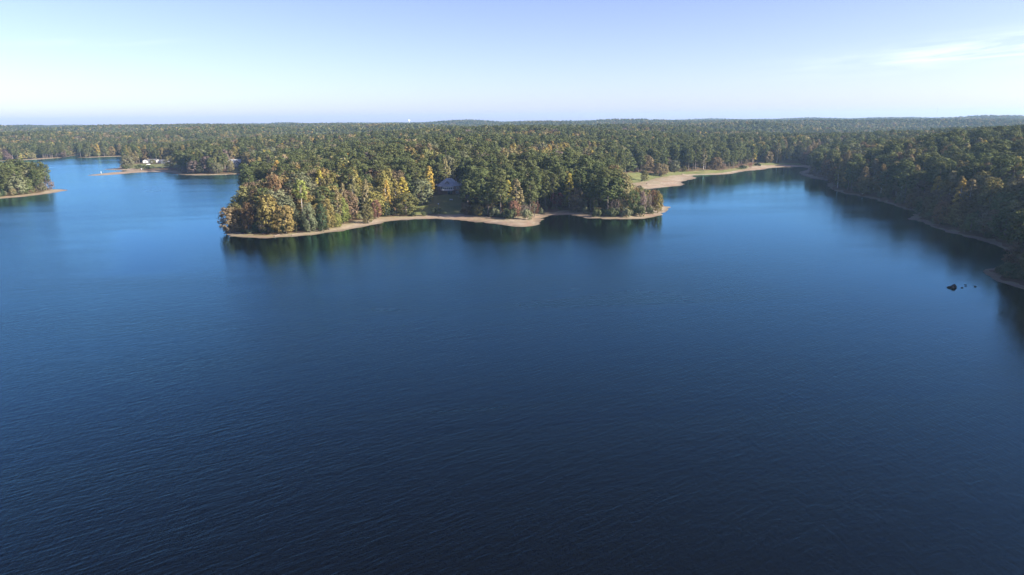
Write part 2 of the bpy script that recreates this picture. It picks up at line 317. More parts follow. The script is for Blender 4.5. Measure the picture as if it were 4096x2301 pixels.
class MB:
    """collects simple solids, then links them as ONE mesh object"""
    def __init__(self): self.v = []; self.f = []
    def add(self, v, f):
        b = len(self.v); self.v += [tuple(p) for p in v]; self.f += [tuple(i + b for i in q) for q in f]; return self
    def box(self, x0, x1, y0, y1, z0, z1):
        v = [(x, y, z) for z in (z0, z1) for y in (y0, y1) for x in (x0, x1)]
        return self.add(v, [(0, 2, 3, 1), (4, 5, 7, 6), (0, 1, 5, 4), (2, 6, 7, 3), (0, 4, 6, 2), (1, 3, 7, 5)])
    def prism(self, pts, z0, z1, cap=True):
        n = len(pts)
        v = [(x, y, z0) for x, y in pts] + [(x, y, z1) for x, y in pts]
        f = [(i, (i + 1) % n, n + (i + 1) % n, n + i) for i in range(n)]
        if cap: f += [tuple(range(n - 1, -1, -1)), tuple(range(n, 2 * n))]
        return self.add(v, f)
    def tube(self, path, radii, sides=6):
        path = [Vector(p) for p in path]; v = []; f = []
        for i, p in enumerate(path):
            t = (path[min(i + 1, len(path) - 1)] - path[max(i - 1, 0)]).normalized()
            a = t.orthogonal().normalized(); b = t.cross(a)
            for k in range(sides):
                q = 2 * math.pi * k / sides
                v.append(p + (a * math.cos(q) + b * math.sin(q)) * radii[i])
        for i in range(len(path) - 1):
            for k in range(sides):
                f.append((i * sides + k, i * sides + (k + 1) % sides, (i + 1) * sides + (k + 1) % sides, (i + 1) * sides + k))
        f.append(tuple(range(sides - 1, -1, -1))); f.append(tuple((len(path) - 1) * sides + k for k in range(sides)))
        return self.add(v, f)
    def lathe(self, prof, sides=16, c=(0, 0)):
        v = []; f = []
        for r, z in prof:
            for k in range(sides):
                q = 2 * math.pi * k / sides; v.append((c[0] + r * math.cos(q), c[1] + r * math.sin(q), z))
        for i in range(len(prof) - 1):
            for k in range(sides):
                f.append((i * sides + k, i * sides + (k + 1) % sides, (i + 1) * sides + (k + 1) % sides, (i + 1) * sides + k))
        return self.add(v, f)
    def mesh(self, name, mat, smooth=False):
        me = bpy.data.meshes.new(name); me.from_pydata(self.v, [], self.f)
        me.materials.append(mat)
        if smooth:
            me.polygons.foreach_set("use_smooth", np.ones(len(me.polygons), bool))
        me.update(); return me
    def build(self, name, mat, parent=None, loc=(0, 0, 0), smooth=False):
        return link(name, self.mesh(name, mat, smooth), parent, loc)

# ---------------------------------------------------------------- materials
def new_mat(name):
    m = bpy.data.materials.new(name); m.use_nodes = True
    nt = m.node_tree; nt.nodes.clear()
    out = nt.nodes.new("ShaderNodeOutputMaterial")
    return m, nt, out

class NT:
    def __init__(self, nt): self.nt = nt
    def n(self, t, **kw):
        x = self.nt.nodes.new(t)
        for k, v in kw.items(): setattr(x, k, v)
        return x
    def l(self, a, b): self.nt.links.new(a, b)
    def math(self, op, a, b=None, clamp=False):
        x = self.n("ShaderNodeMath", operation=op, use_clamp=clamp)
        for i, v in enumerate((a, b)):
            if v is None: continue
            if isinstance(v, (int, float)): x.inputs[i].default_value = v
            else: self.l(v, x.inputs[i])
        return x.outputs[0]
    def noise(self, vec, scale, detail=3.0, rough=0.5, dist=0.0):
        x = self.n("ShaderNodeTexNoise")
        x.inputs["Scale"].default_value = scale; x.inputs["Detail"].default_value = detail
        x.inputs["Roughness"].default_value = rough; x.inputs["Distortion"].default_value = dist
        if vec is not None: self.l(vec, x.inputs["Vector"])
        return x.outputs[0]
    def ramp(self, fac, stops):
        x = self.n("ShaderNodeValToRGB"); e = x.color_ramp.elements
        while len(e) < len(stops): e.new(0.5)
        for k, (p, c) in enumerate(stops):
            e[k].position = p; e[k].color = (*c, 1)
        self.l(fac, x.inputs[0]); return x.outputs[0]
    def mix(self, fac, a, b, mode='MIX'):
        x = self.n("ShaderNodeMix", data_type='RGBA', blend_type=mode)
        for i, v in ((0, fac), (6, a), (7, b)):
            if isinstance(v, (int, float)): x.inputs[i].default_value = v
            elif isinstance(v, tuple): x.inputs[i].default_value = (*v, 1)
            else: self.l(v, x.inputs[i])
        return x.outputs[2]
    def mapping(self, scale=(1, 1, 1), rot=0.0):
        tcn = self.n("ShaderNodeNewGeometry"); mr = self.n("ShaderNodeMapping"); mp = self.n("ShaderNodeMapping")
        mr.inputs["Rotation"].default_value = (0, 0, -rot); mp.inputs["Scale"].default_value = scale   # turn, then stretch
        self.l(tcn.outputs["Position"], mr.inputs["Vector"]); self.l(mr.outputs[0], mp.inputs["Vector"]); return mp.outputs[0]

def plain(name, col, rough=0.7, noise=0.12, scale=1.2, metallic=0.0):
    m, nt, out = new_mat(name); g = NT(nt)
    b = g.n("ShaderNodeBsdfPrincipled")
    tcn = g.n("ShaderNodeTexCoord")
    f = g.noise(tcn.outputs["Object"], scale, 4)
    lo = tuple(c * (1 - noise) for c in col); hi = tuple(min(1, c * (1 + noise)) for c in col)
    g.l(g.ramp(f, [(0.3, lo), (0.7, hi)]), b.inputs["Base Color"])
    b.inputs["Roughness"].default_value = rough; b.inputs["Metallic"].default_value = metallic
    g.l(b.outputs[0], out.inputs["Surface"]); return m

def leaf_mat(name, col, hue=0.02, val=0.22, trans=0.2):
    m, nt, out = new_mat(name); g = NT(nt)
    at = g.n("ShaderNodeAttribute", attribute_name="var")
    oi = g.n("ShaderNodeObjectInfo")
    hs = g.n("ShaderNodeHueSaturation")
    hs.inputs["Color"].default_value = (*col, 1)
    g.l(g.math('ADD', g.math('MULTIPLY', oi.outputs["Random"], 2 * hue), 0.5 - hue), hs.inputs["Hue"])
    r2 = g.math('FRACT', g.math('MULTIPLY', oi.outputs["Random"], 7.31))
    v1 = g.math('ADD', g.math('MULTIPLY', r2, 2 * val), 1 - val)
    v2 = g.math('ADD', g.math('MULTIPLY', at.outputs["Fac"], 0.7), 0.65)
    g.l(g.math('MULTIPLY', v1, v2), hs.inputs["Value"])
    d = g.n("ShaderNodeBsdfDiffuse"); t = g.n("ShaderNodeBsdfTranslucent"); mx = g.n("ShaderNodeMixShader")
    g.l(hs.outputs[0], d.inputs[0]); g.l(hs.outputs[0], t.inputs[0])
    mx.inputs[0].default_value = trans
    g.l(d.outputs[0], mx.inputs[1]); g.l(t.outputs[0], mx.inputs[2])
    g.l(mx.outputs[0], out.inputs["Surface"]); return m

LEAF = {
    'pine': (0.090, 0.103, 0.040), 'darkgreen': (0.066, 0.088, 0.044), 'green': (0.10, 0.12, 0.046),
    'olive': (0.145, 0.135, 0.054), 'greyolive': (0.135, 0.138, 0.075), 'lime': (0.21, 0.22, 0.06),
    'gold': (0.215, 0.175, 0.060), 'yellow': (0.36, 0.275, 0.065), 'tan': (0.205, 0.172, 0.085),
    'rust': (0.165, 0.120, 0.054), 'redbrown': (0.165, 0.095, 0.06), 'red': (0.19, 0.075, 0.06),
    'mauve': (0.165, 0.125, 0.105), 'greybare': (0.19, 0.155, 0.125), 'brown': (0.145, 0.108, 0.062),
    'shrub': (0.085, 0.10, 0.046),
}
ML = {k: leaf_mat("leaves_" + k, c, 0.018 if k == 'pine' else 0.024, 0.16 if k == 'pine' else 0.2) for k, c in LEAF.items()}
M_BARK = plain("bark", (0.13, 0.105, 0.085), 0.9, 0.3, 3.0)
M_PALEBARK = plain("pale_bark", (0.42, 0.38, 0.33), 0.9, 0.2, 2.0)

# ---------------------------------------------------------------- ground, shore and lawn
def grid(x0, x1, y0, y1, step, hole=None, seed=0):
    nx = int(round((x1 - x0) / step)) + 1; ny = int(round((y1 - y0) / step)) + 1
    X, Y = np.meshgrid(np.linspace(x0, x1, nx), np.linspace(y0, y1, ny))
    idx = np.arange(nx * ny).reshape(ny, nx)
    a = idx[:-1, :-1].ravel(); b = idx[:-1, 1:].ravel(); c = idx[1:, 1:].ravel(); d = idx[1:, :-1].ravel()
    X = X.ravel(); Y = Y.ravel()
    if hole is not None:
        cx = (X[a] + X[c]) / 2; cyy = (Y[a] + Y[c]) / 2
        k = ~((cx > hole[0]) & (cx < hole[1]) & (cyy > hole[2]) & (cyy < hole[3]))
        a, b, c, d = a[k], b[k], c[k], d[k]
    return X, Y, np.concatenate([np.stack([a, b, c], 1), np.stack([a, c, d], 1)])

def split_tris(V, T, fields, fi):
    """cut triangles where field fi crosses zero; returns V, T, fields, sign per triangle"""
    f = fields[:, fi].copy(); f[np.abs(f) < 1e-6] = 1e-6
    s = f[T] > 0; k = s.sum(1)
    keep = (k == 0) | (k == 3)
    Tm = T[~keep]; sm = s[~keep]
    lone = np.where(sm.sum(1) == 1, sm.argmax(1), (~sm).argmax(1))
    r = np.arange(len(Tm))
    A = Tm[r, lone]; B = Tm[r, (lone + 1) % 3]; C = Tm[r, (lone + 2) % 3]
    e = np.concatenate([np.stack([A, B], 1), np.stack([A, C], 1)])
    es = np.sort(e, 1); u, inv = np.unique(es, axis=0, return_inverse=True)
    t = f[u[:, 0]] / (f[u[:, 0]] - f[u[:, 1]])
    NV = V[u[:, 0]] + (V[u[:, 1]] - V[u[:, 0]]) * t[:, None]
    NF = fields[u[:, 0]] + (fields[u[:, 1]] - fields[u[:, 0]]) * t[:, None]
    inv = inv.ravel() + len(V)
    AB = inv[:len(Tm)]; AC = inv[len(Tm):]
    T2 = np.concatenate([T[keep], np.stack([A, AB, AC], 1), np.stack([AB, B, C], 1), np.stack([AB, C, AC], 1)])
    sa = sm[r, lone]
    sg = np.concatenate([s[keep].all(1), sa, ~sa, ~sa])
    return np.concatenate([V, NV]), T2, np.concatenate([fields, NF]), sg

def compact(V, T):
    u, inv = np.unique(T, return_inverse=True)
    return V[u], inv.reshape(-1, 3)

m_ground, nt, out = new_mat("forest_floor"); g = NT(nt)
b = g.n("ShaderNodeBsdfPrincipled"); p = g.mapping()
f = g.noise(p, 0.06, 5, 0.6); f2 = g.noise(p, 0.9, 4, 0.6)
c = g.ramp(f, [(0.3, (0.085, 0.055, 0.032)), (0.5, (0.12, 0.08, 0.045)), (0.7, (0.075, 0.075, 0.035))])
g.l(g.mix(0.5, c, g.ramp(f2, [(0.3, (0.5, 0.5, 0.5)), (0.7, (1.2, 1.2, 1.2))]), 'MULTIPLY'), b.inputs["Base Color"])
b.inputs["Roughness"].default_value = 0.95; b.inputs["Specular IOR Level"].default_value = 0.1
g.l(b.outputs[0], out.inputs["Surface"])

m_sand, nt, out = new_mat("shore_sand"); g = NT(nt)
b = g.n("ShaderNodeBsdfPrincipled"); p = g.mapping()
f = g.noise(p, 0.035, 4, 0.55, 0.6); f2 = g.noise(p, 0.45, 5, 0.65); f3 = g.noise(g.mapping((1, 1, 1), 0.4), 0.11, 5, 0.6, 1.0)
sp = g.n("ShaderNodeSeparateXYZ"); geo = g.n("ShaderNodeNewGeometry"); g.l(geo.outputs["Position"], sp.inputs[0])
c = g.ramp(f, [(0.34, (0.37, 0.31, 0.225)), (0.5, (0.31, 0.245, 0.17)), (0.6, (0.26, 0.17, 0.11)), (0.72, (0.35, 0.285, 0.205))])
c = g.mix(g.math('MULTIPLY', g.ramp(f3, [(0.46, (0, 0, 0)), (0.6, (1, 1, 1))]), 0.55), c, (0.20, 0.17, 0.085))
c = g.mix(g.math('MULTIPLY', g.ramp(f2, [(0.35, (1, 1, 1)), (0.6, (0, 0, 0))]), 0.5), c, (0.17, 0.13, 0.09))
sd = g.n("ShaderNodeAttribute", attribute_name="shore_distance")            # old waterlines left by the falling lake
band = g.n("ShaderNodeMath", operation='SINE')
g.l(g.math('ADD', g.math('MULTIPLY', sd.outputs["Fac"], 1.9), g.math('MULTIPLY', f3, 16.0)), band.inputs[0])
c = g.mix(g.math('MULTIPLY', g.math('MAXIMUM', band.outputs[0], 0.0), 0.38), c, (0.15, 0.115, 0.08))
at = g.n("ShaderNodeAttribute", attribute_name="wet_and_shade")
c = g.mix(g.math('MULTIPLY', at.outputs["Fac"], g.math('ADD', g.math('MULTIPLY', f2, 0.8), 0.55), True), c, (0.085, 0.066, 0.048))  # wet waterline and painted bank shade share this dark tone
at2 = g.n("ShaderNodeAttribute", attribute_name="weed")
c = g.mix(g.math('MULTIPLY', at2.outputs["Fac"], g.ramp(g.noise(p, 0.22, 5, 0.65), [(0.38, (0, 0, 0)), (0.56, (0.9, 0.9, 0.9))])), c, (0.15, 0.14, 0.058))
g.l(c, b.inputs["Base Color"])
b.inputs["Roughness"].default_value = 0.9; b.inputs["Specular IOR Level"].default_value = 0.2
bp = g.n("ShaderNodeBump"); bp.inputs["Strength"].default_value = 0.5; bp.inputs["Distance"].default_value = 0.25
g.l(f2, bp.inputs["Height"]); g.l(bp.outputs[0], b.inputs["Normal"])
g.l(b.outputs[0], out.inputs["Surface"])

m_lawn, nt, out = new_mat("lawn_grass"); g = NT(nt)
b = g.n("ShaderNodeBsdfPrincipled"); p = g.mapping()
f = g.noise(p, 0.09, 5, 0.6); f2 = g.noise(p, 1.1, 4, 0.6)
c = g.ramp(f, [(0.3, (0.105, 0.125, 0.042)), (0.5, (0.135, 0.145, 0.050)), (0.7, (0.185, 0.16, 0.07))])
c = g.mix(0.5, c, g.ramp(f2, [(0.3, (0.6, 0.6, 0.6)), (0.7, (1.25, 1.25, 1.25))]), 'MULTIPLY')
g.l(c, b.inputs["Base Color"]); b.inputs["Roughness"].default_value = 0.95; b.inputs["Specular IOR Level"].default_value = 0.15
g.l(b.outputs[0], out.inputs["Surface"])

INNER = (-1000, 700, 60, 1400)
X, Y, T = grid(*INNER, 4.0)
Z, D, VV = land(X, Y)
lw = np.min([poly_sd(P, X, Y) + 0.8 * wav(_W1, X, Y) for P in LAWNS], axis=0)
lw = np.maximum(lw, -VV - 6.0)
V = np.stack([X, Y, Z], 1); F = np.stack([VV, lw, D], 1)
T = T[(D[T].max(1) > -14)]
V, T, F, sg = split_tris(V, T, F, 1)             # lawns
Vl, Tl, Fl = V, T[~sg], F
V, T, F, sg = split_tris(V, T[sg], F, 0)         # sand margin / woodland floor
Ts, Tg = T[~sg], T[sg]
v, t = compact(Vl, Tl)
tag(link("lawn", polys("lawn", v, t, [m_lawn], smooth=True)), kind="structure")
u = np.unique(Ts); v, t = compact(V, Ts)
me = polys("sandy_shore", v, t, [m_sand], smooth=True)
wet_and_shade = np.clip(1.0 - (F[u, 2] - 0.4) / 3.0, 0, 1) * 0.9
weed = np.maximum(sstep(-9, 0, F[u, 0]) * 0.85, 0.55 * sstep(14, 26, F[u, 2]))
shadowed = sstep(150, 185, V[u, 0]) * sstep(700, 640, V[u, 1]) * 0.75  # shade of the right bank, painted into the sand as a darker tone
for nm, arr in (("wet_and_shade", np.maximum(wet_and_shade, shadowed)), ("weed", weed), ("shore_distance", F[u, 2])):
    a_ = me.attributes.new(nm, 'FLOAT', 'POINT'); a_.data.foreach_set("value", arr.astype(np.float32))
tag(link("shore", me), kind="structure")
# woodland floor: fine patch plus wide coarse country out to the horizon, one sheet
v1, t1 = compact(V, Tg)
X, Y, T = grid(-7992, 8008, -1400, 9000, 40.0, hole=(INNER[0], INNER[1], INNER[2], INNER[3]))
Z, D, VV = land(X, Y)
T = T[D[T].max(1) > -30]
v2, t2 = compact(np.stack([X, Y, Z - 0.15], 1), T)
tag(link("ground", polys("ground", np.concatenate([v1, v2]), np.concatenate([t1, t2 + len(v1)]), [m_ground], smooth=True)), kind="structure")

# ---------------------------------------------------------------- water
m_water, nt, out = new_mat("lake_water"); g = NT(nt)
calm = g.n("ShaderNodeAttribute", attribute_name="calm").outputs["Fac"]
slick = g.n("ShaderNodeAttribute", attribute_name="slick").outputs["Fac"]
lane = g.noise(g.mapping((0.30, 1.5, 1), 0.16), 0.014, 6, 0.62, 1.2)             # gusts and calm lanes
lane = g.ramp(lane, [(0.38, (0, 0, 0)), (0.62, (1, 1, 1))])
gust = g.noise(g.mapping((0.7, 1.0, 1), -0.2), 0.006, 4, 0.6, 0.6)
gust = g.ramp(gust, [(0.35, (0, 0, 0)), (0.65, (1, 1, 1))])
wind = g.math('MULTIPLY', g.math('SUBTRACT', 1.0, g.math('MULTIPLY', calm, g.math('SUBTRACT', 1.0, g.math('MULTIPLY', lane, 0.22)))), g.math('SUBTRACT', 1.0, slick))
rough = g.math('ADD', g.math('MULTIPLY', wind, g.math('ADD', g.math('ADD', g.math('MULTIPLY', lane, 0.11), g.math('MULTIPLY', gust, 0.09)), 0.07)), 0.05)
w1 = g.noise(g.mapping((0.36, 1.5, 1), 0.62), 0.85, 4, 0.6, 0.5)
w2 = g.noise(g.mapping((0.45, 1.5, 1), 1.75), 1.0, 3, 0.55, 0.3)
w3 = g.noise(g.mapping((0.5, 1.2, 1), 0.6), 0.22, 3, 0.5, 0.5)
h = g.math('ADD', g.math('ADD', w1, g.math('MULTIPLY', w2, 0.7)), g.math('MULTIPLY', w3, 0.7))
bp = g.n("ShaderNodeBump"); bp.inputs["Distance"].default_value = 0.22
g.l(g.math('ADD', g.math('MULTIPLY', wind, g.math('ADD', g.math('MULTIPLY', lane, 0.16), 0.36)), 0.03), bp.inputs["Strength"])
g.l(h, bp.inputs["Height"])
fr = g.n("ShaderNodeFresnel"); fr.inputs["IOR"].default_value = 1.30; g.l(bp.outputs[0], fr.inputs["Normal"])
body = g.n("ShaderNodeBsdfDiffuse"); body.inputs["Color"].default_value = (0.0018, 0.0013, 0.0006, 1)
gl = g.n("ShaderNodeBsdfGlossy"); gl.distribution = 'GGX'; gl.inputs["Color"].default_value = (0.48, 0.99, 1.0, 1)
g.l(rough, gl.inputs["Roughness"]); g.l(bp.outputs[0], gl.inputs["Normal"])
mx = g.n("ShaderNodeMixShader"); g.l(fr.outputs[0], mx.inputs[0]); g.l(body.outputs[0], mx.inputs[1]); g.l(gl.outputs[0], mx.inputs[2])
g.l(mx.outputs[0], out.inputs["Surface"])
X, Y, T = grid(-1300, 460, -460, 1300, 6.0)
D, _w = lake_fields(X, Y)
T = T[D[T].min(1) < 14]
q = np.stack([X, Y, np.zeros_like(X)], 1); u = np.unique(T); v, t = compact(q, T)
me = polys("lake_water", v, t, [m_water], smooth=True)
dd = np.clip(-D[u], 0, None); xx, yy = X[u], Y[u]
ca = np.exp(-(dd / 72.0) ** 2.2) * (0.97 - 0.45 * sstep(-150, -230, xx) - 0.30 * sstep(130, 190, xx) * sstep(640, 560, yy))
cove = sstep(20, 110, xx - 0.25 * (yy - 300)) * sstep(190, 330, yy) * (0.93 - 0.3 * sstep(130, 190, xx) * sstep(560, 460, yy))
ca = np.clip(np.maximum(ca, cove), 0, 1)
a_ = me.attributes.new("calm", 'FLOAT', 'POINT'); a_.data.foreach_set("value", ca.astype(np.float32))
SLICK = [(-204.1, 358.8), (-188.1, 336.5), (-174.2, 316.1), (-162.0, 296.7), (-152.0, 279.5), (-143.4, 265.1)]     # smooth drift line
sl = np.zeros(len(xx))
for k_ in range(len(SLICK) - 1):
    for t_ in np.linspace(0, 1, 6):
        sx_ = SLICK[k_][0] + (SLICK[k_ + 1][0] - SLICK[k_][0]) * t_; sy_ = SLICK[k_][1] + (SLICK[k_ + 1][1] - SLICK[k_][1]) * t_
        sl = np.maximum(sl, np.exp(-((xx - sx_) ** 2 + (yy - sy_) ** 2) / (2 * (4.0 + 1.5 * (k_ + t_)) ** 2)))
a_ = me.attributes.new("slick", 'FLOAT', 'POINT'); a_.data.foreach_set("value", (0.97 * sl).astype(np.float32))
tag(link("lake_water", me), kind="structure")

# ---------------------------------------------------------------- tree shapes
def leaf_faces(rng, C, R, per, size, flat=0.75, up=0.25):
    n = len(C) * per
    c = np.repeat(C, per, 0); r = np.repeat(R, per)
    d = rng.normal(size=(n, 3)); d[:, 2] += up; d /= np.linalg.norm(d, axis=1)[:, None]
    pos = c + d * (r * rng.uniform(0.55, 1.05, n))[:, None] * np.array([1, 1, flat])
    zr = C[:, 2].max() - C[:, 2].min()
    rad = pos - np.array([0, 0, C[:, 2].min() + 0.35 * zr]); rad[:, 2] *= 0.8; rad /= np.linalg.norm(rad, axis=1)[:, None] + 1e-6
    nn = d * 0.6 + rad * 0.65 + rng.normal(size=(n, 3)) * 0.30; nn /= np.linalg.norm(nn, axis=1)[:, None]
    tt = np.cross(nn, rng.normal(size=(n, 3))); tt /= np.linalg.norm(tt, axis=1)[:, None] + 1e-9
    bb = np.cross(nn, tt); s = size * rng.uniform(0.65, 1.35, n)[:, None] * 0.5
    k = rng.uniform(0.55, 1.0, n)[:, None]
    v = np.stack([pos - tt * s, pos - bb * s * k, pos + tt * s * 1.1, pos + bb * s * k], 1).reshape(-1, 3)
    var = np.clip(np.repeat(rng.uniform(0.2, 0.8, len(C)), per) + rng.uniform(-0.25, 0.25, n), 0, 1)
    return v, np.arange(n * 4).reshape(-1, 4), var

def puffs(rng, kind, n, h, R):
    """centres and radii of the foliage clumps of one crown"""
    C = []; Q = []
    ang = rng.uniform(0, 6.28); lob = rng.uniform(0.75, 1.15, 9)
    for i in range(n):
        ang += 2.4 + rng.uniform(-0.5, 0.5); k = lob[int(((ang % 6.283) / 6.284) * 9)]
        if kind == 'pine':
            t = (i + rng.uniform(0, 1)) / n; z = h * (0.34 + 0.64 * t ** 0.9)
            prof = R * math.sqrt(max(0.03, 1 - ((t - 0.38) / 0.66) ** 2)) * k
            rr = prof * rng.uniform(0.25, 1.0) ** 0.6; pr = rng.uniform(0.85, 1.55)
            z += 0.12 * rr
        elif kind == 'poplar':
            t = (i + rng.uniform(0, 1)) / n; z = h * (0.20 + 0.77 * t)
            prof = R * min(1, (t * 3.0 + 0.35)) * (1 - t ** 1.6) ** 0.75 * k + 0.12
            rr = prof * rng.uniform(0.35, 1.0) ** 0.5; pr = rng.uniform(0.6, 1.0)
        elif kind == 'lollipop':
            t = (i + rng.uniform(0, 1)) / n; z = h * (0.60 + 0.38 * t)
            prof = R * math.sin(math.pi * min(0.97, 0.12 + 0.84 * t)) ** 0.6 * k
            rr = prof * rng.uniform(0.3, 1.0) ** 0.5; pr = rng.uniform(0.8, 1.2)
        elif kind == 'sparse':
            t = (i + rng.uniform(0, 1)) / n; z = h * (0.25 + 0.7 * t)
            prof = R * math.sin(math.pi * min(0.95, 0.15 + 0.75 * t)) ** 0.5 * k
            rr = prof * rng.uniform(0.3, 1.0) ** 0.5; pr = rng.uniform(0.5, 1.0)
        else:                                            # broad crown reaching low
            t = (i + rng.uniform(0, 1)) / n; z = h * (0.09 + 0.86 * t)
            prof = R * (max(0.02, math.sin(math.pi * min(0.99, 0.1 + 0.86 * t ** 0.85)))) ** 0.55 * k
            rr = prof * rng.uniform(0.45, 1.0) ** 0.5; pr = rng.uniform(1.0, 1.8)
        C.append((rr * math.cos(ang), rr * math.sin(ang), z - pr * 0.3)); Q.append(pr)
    return np.array(C), np.array(Q)

NOM = {'pine': (22.0, 3.9), 'oak': (16.0, 4.4), 'poplar': (20.0, 3.1), 'lollipop': (24.0, 4.2), 'sparse': (10.0, 3.6), 'snag': (9.0, 1.9)}
def crown_data(kind, seed, lod):
    rng = np.random.RandomState(seed); h, R = NOM[kind]
    if lod == 0:
        n, per, size = {'pine': (58, 36, 0.62), 'oak': (54, 42, 0.66), 'poplar': (50, 36, 0.58), 'lollipop': (40, 36, 0.6), 'sparse': (60, 12, 0.42), 'snag': (0, 0, 0)}[kind]
    elif lod == 1:
        n, per, size = {'pine': (42, 20, 0.9), 'oak': (38, 24, 0.95), 'poplar': (36, 18, 0.85)}[kind]
    else:
        n, per, size = {'pine': (22, 9, 1.9), 'oak': (20, 10, 2.0), 'poplar': (18, 8, 1.8)}[kind]
    C, Q = puffs(rng, kind, n, h, R)
    if lod == 2: Q = Q * 1.5
    elif lod == 1: Q = Q * 1.12
    return leaf_faces(rng, C, Q, per, size, 0.6 if kind == 'pine' else 0.85, 0.45 if kind == 'pine' else 0.25), C

def trunk_mb(kind, seed, C=None, slim=1.0):
    rng = random.Random(seed); h, R = NOM[kind]; m = MB()
    bx, by = rng.uniform(-0.35, 0.35), rng.uniform(-0.35, 0.35)
    top = {'pine': 0.95, 'poplar': 0.93, 'lollipop': 0.9, 'oak': 0.8, 'sparse': 0.75, 'snag': 0.97}[kind] * h
    r0 = {'pine': 0.30, 'poplar': 0.26, 'lollipop': 0.30, 'oak': 0.34, 'sparse': 0.17, 'snag': 0.15}[kind] * slim
    ax = lambda t: (bx * math.sin(t * 3.1), by * math.sin(t * 2.7), -0.4 + (top + 0.4) * t)
    ts = [0, 0.06, 0.25, 0.5, 0.75, 1.0]
    m.tube([ax(t) for t in ts], [r0 * 1.35, r0, r0 * 0.85, r0 * 0.62, r0 * 0.38, r0 * 0.1], 7)
    nb = {'pine': 14, 'poplar': 9, 'lollipop': 8, 'oak': 10, 'sparse': 18, 'snag': 22}[kind]
    for i in range(nb):
        if C is not None and len(C):
            c = C[rng.randrange(len(C))]
        else:
            a = rng.uniform(0, 6.28); z = h * rng.uniform(0.35, 0.97); rr = R * rng.uniform(0.5, 1.0) * (1.15 - z / h)
            c = (rr * math.cos(a), rr * math.sin(a), z)
        t0 = max(0.1, min(0.93, (c[2] - (0.35 if kind == 'pine' else 0.8) * math.hypot(c[0], c[1])) / top)); p0 = Vector(ax(t0)); p1 = Vector(c)
        mid = (p0 + p1) / 2 + Vector((0, 0, 0.12 * (p1 - p0).length))
        rb = r0 * 0.34 * (1 - 0.5 * t0)
        m.tube([p0, mid, p1], [rb, rb * 0.7, rb * 0.25], 5)
        if kind in ('snag', 'sparse'):
            for _ in range(3):
                e = p1 + Vector((rng.uniform(-1, 1), rng.uniform(-1, 1), rng.uniform(-0.1, 1.1)))
                m.tube([mid.lerp(p1, rng.uniform(0.2, 0.9)), e], [rb * 0.35, rb * 0.12], 4)
    return m

CROWNS = {}
def crown_mesh(kind, seed, col, lod=0):
    key = (kind, seed, col, lod)
    if key not in CROWNS:
        dk = (kind, seed, lod)
        if dk not in CROWNS: CROWNS[dk] = crown_data(kind, seed, lod)[0]
        v, f, var = CROWNS[dk]
        me = polys("crown_" + kind, v, f, [ML[col]])
        a = me.attributes.new("var", 'FLOAT', 'FACE'); a.data.foreach_set("value", var.astype(np.float32))
        CROWNS[key] = me
    return CROWNS[key]
TRUNKS = {}
def trunk_mesh(kind, seed, pale=False):
    key = (kind, seed, pale)
    if key not in TRUNKS:
        C = None if kind == 'snag' else crown_data(kind, seed, 0)[1]
        TRUNKS[key] = trunk_mb(kind, seed, C).mesh("trunk_" + kind, M_PALEBARK if pale else M_BARK, True)
    return TRUNKS[key]

# ---------------------------------------------------------------- where the trees stand
HOUSE = PADS[0]; WHITE = PADS[1]; DARK = PADS[2]
DRIVE = [(HOUSE[0] + dx_, HOUSE[1] + dy_) for dx_, dy_ in [(8.9, 7.4), (13.4, 8.4), (12.4, 21.4), (8.4, 34.4), (8.9, 59.4), (3.9, 59.4), (2.9, 33.4), (5.9, 21.4)]]
CAR = (HOUSE[0] - 10.4, HOUSE[1] + 24.0)
FARH = [(-1697.0, 3000.0), (-1430.0, 2950.0)]
POINT_LOW = [(70, 395), (122, 395), (128, 560), (97, 602), (82, 560), (73, 460)]      # open, low growth on the outer right point
def scatter(x0, x1, y0, y1, step, seed):
    r = np.random.RandomState(seed)
    X, Y = np.meshgrid(np.arange(x0, x1, step), np.arange(y0, y1, step * 0.9))
    X = X + (np.arange(X.shape[0]) % 2)[:, None] * step * 0.5
    X = (X + r.uniform(-0.42, 0.42, X.shape) * step).ravel(); Y = (Y + r.uniform(-0.42, 0.42, Y.shape) * step).ravel()
    k = (X < 0.80 * Y + 150) & (X > -0.80 * Y - 90)
    return X[k], Y[k]

def clear_mask(X, Y, VVv, margin=1.5):
    k = VVv > margin
    for P in LAWNS: k &= poly_sd(P, X, Y) > 0.8
    k &= poly_sd(DRIVE, X, Y) > 1.5
    k &= np.hypot(X - HOUSE[0], Y - HOUSE[1]) > 13.5
    k &= np.hypot(X - CAR[0], Y - CAR[1]) > 7.5
    k &= ~((np.abs(X - WHITE[0] - 16) < 32) & (Y > WHITE[1] - 40) & (Y < WHITE[1] + 14))
    k &= ~((X > -512) & (X < -395) & (Y > 815) & (Y < 945))
    k &= ~((np.abs(X * DARK[1] - Y * DARK[0]) / DARK[1] < 8.5) & (Y > 765) & (Y < DARK[1]))
    k &= ~((Y > 470) & (poly_sd(POINT_LOW, X, Y) < 0))
    k &= np.hypot(X - DARK[0], Y - DARK[1]) > 14
    for fx, fy in FARH:
        k &= np.hypot(X - fx, Y - fy + 40) > 75
    return k

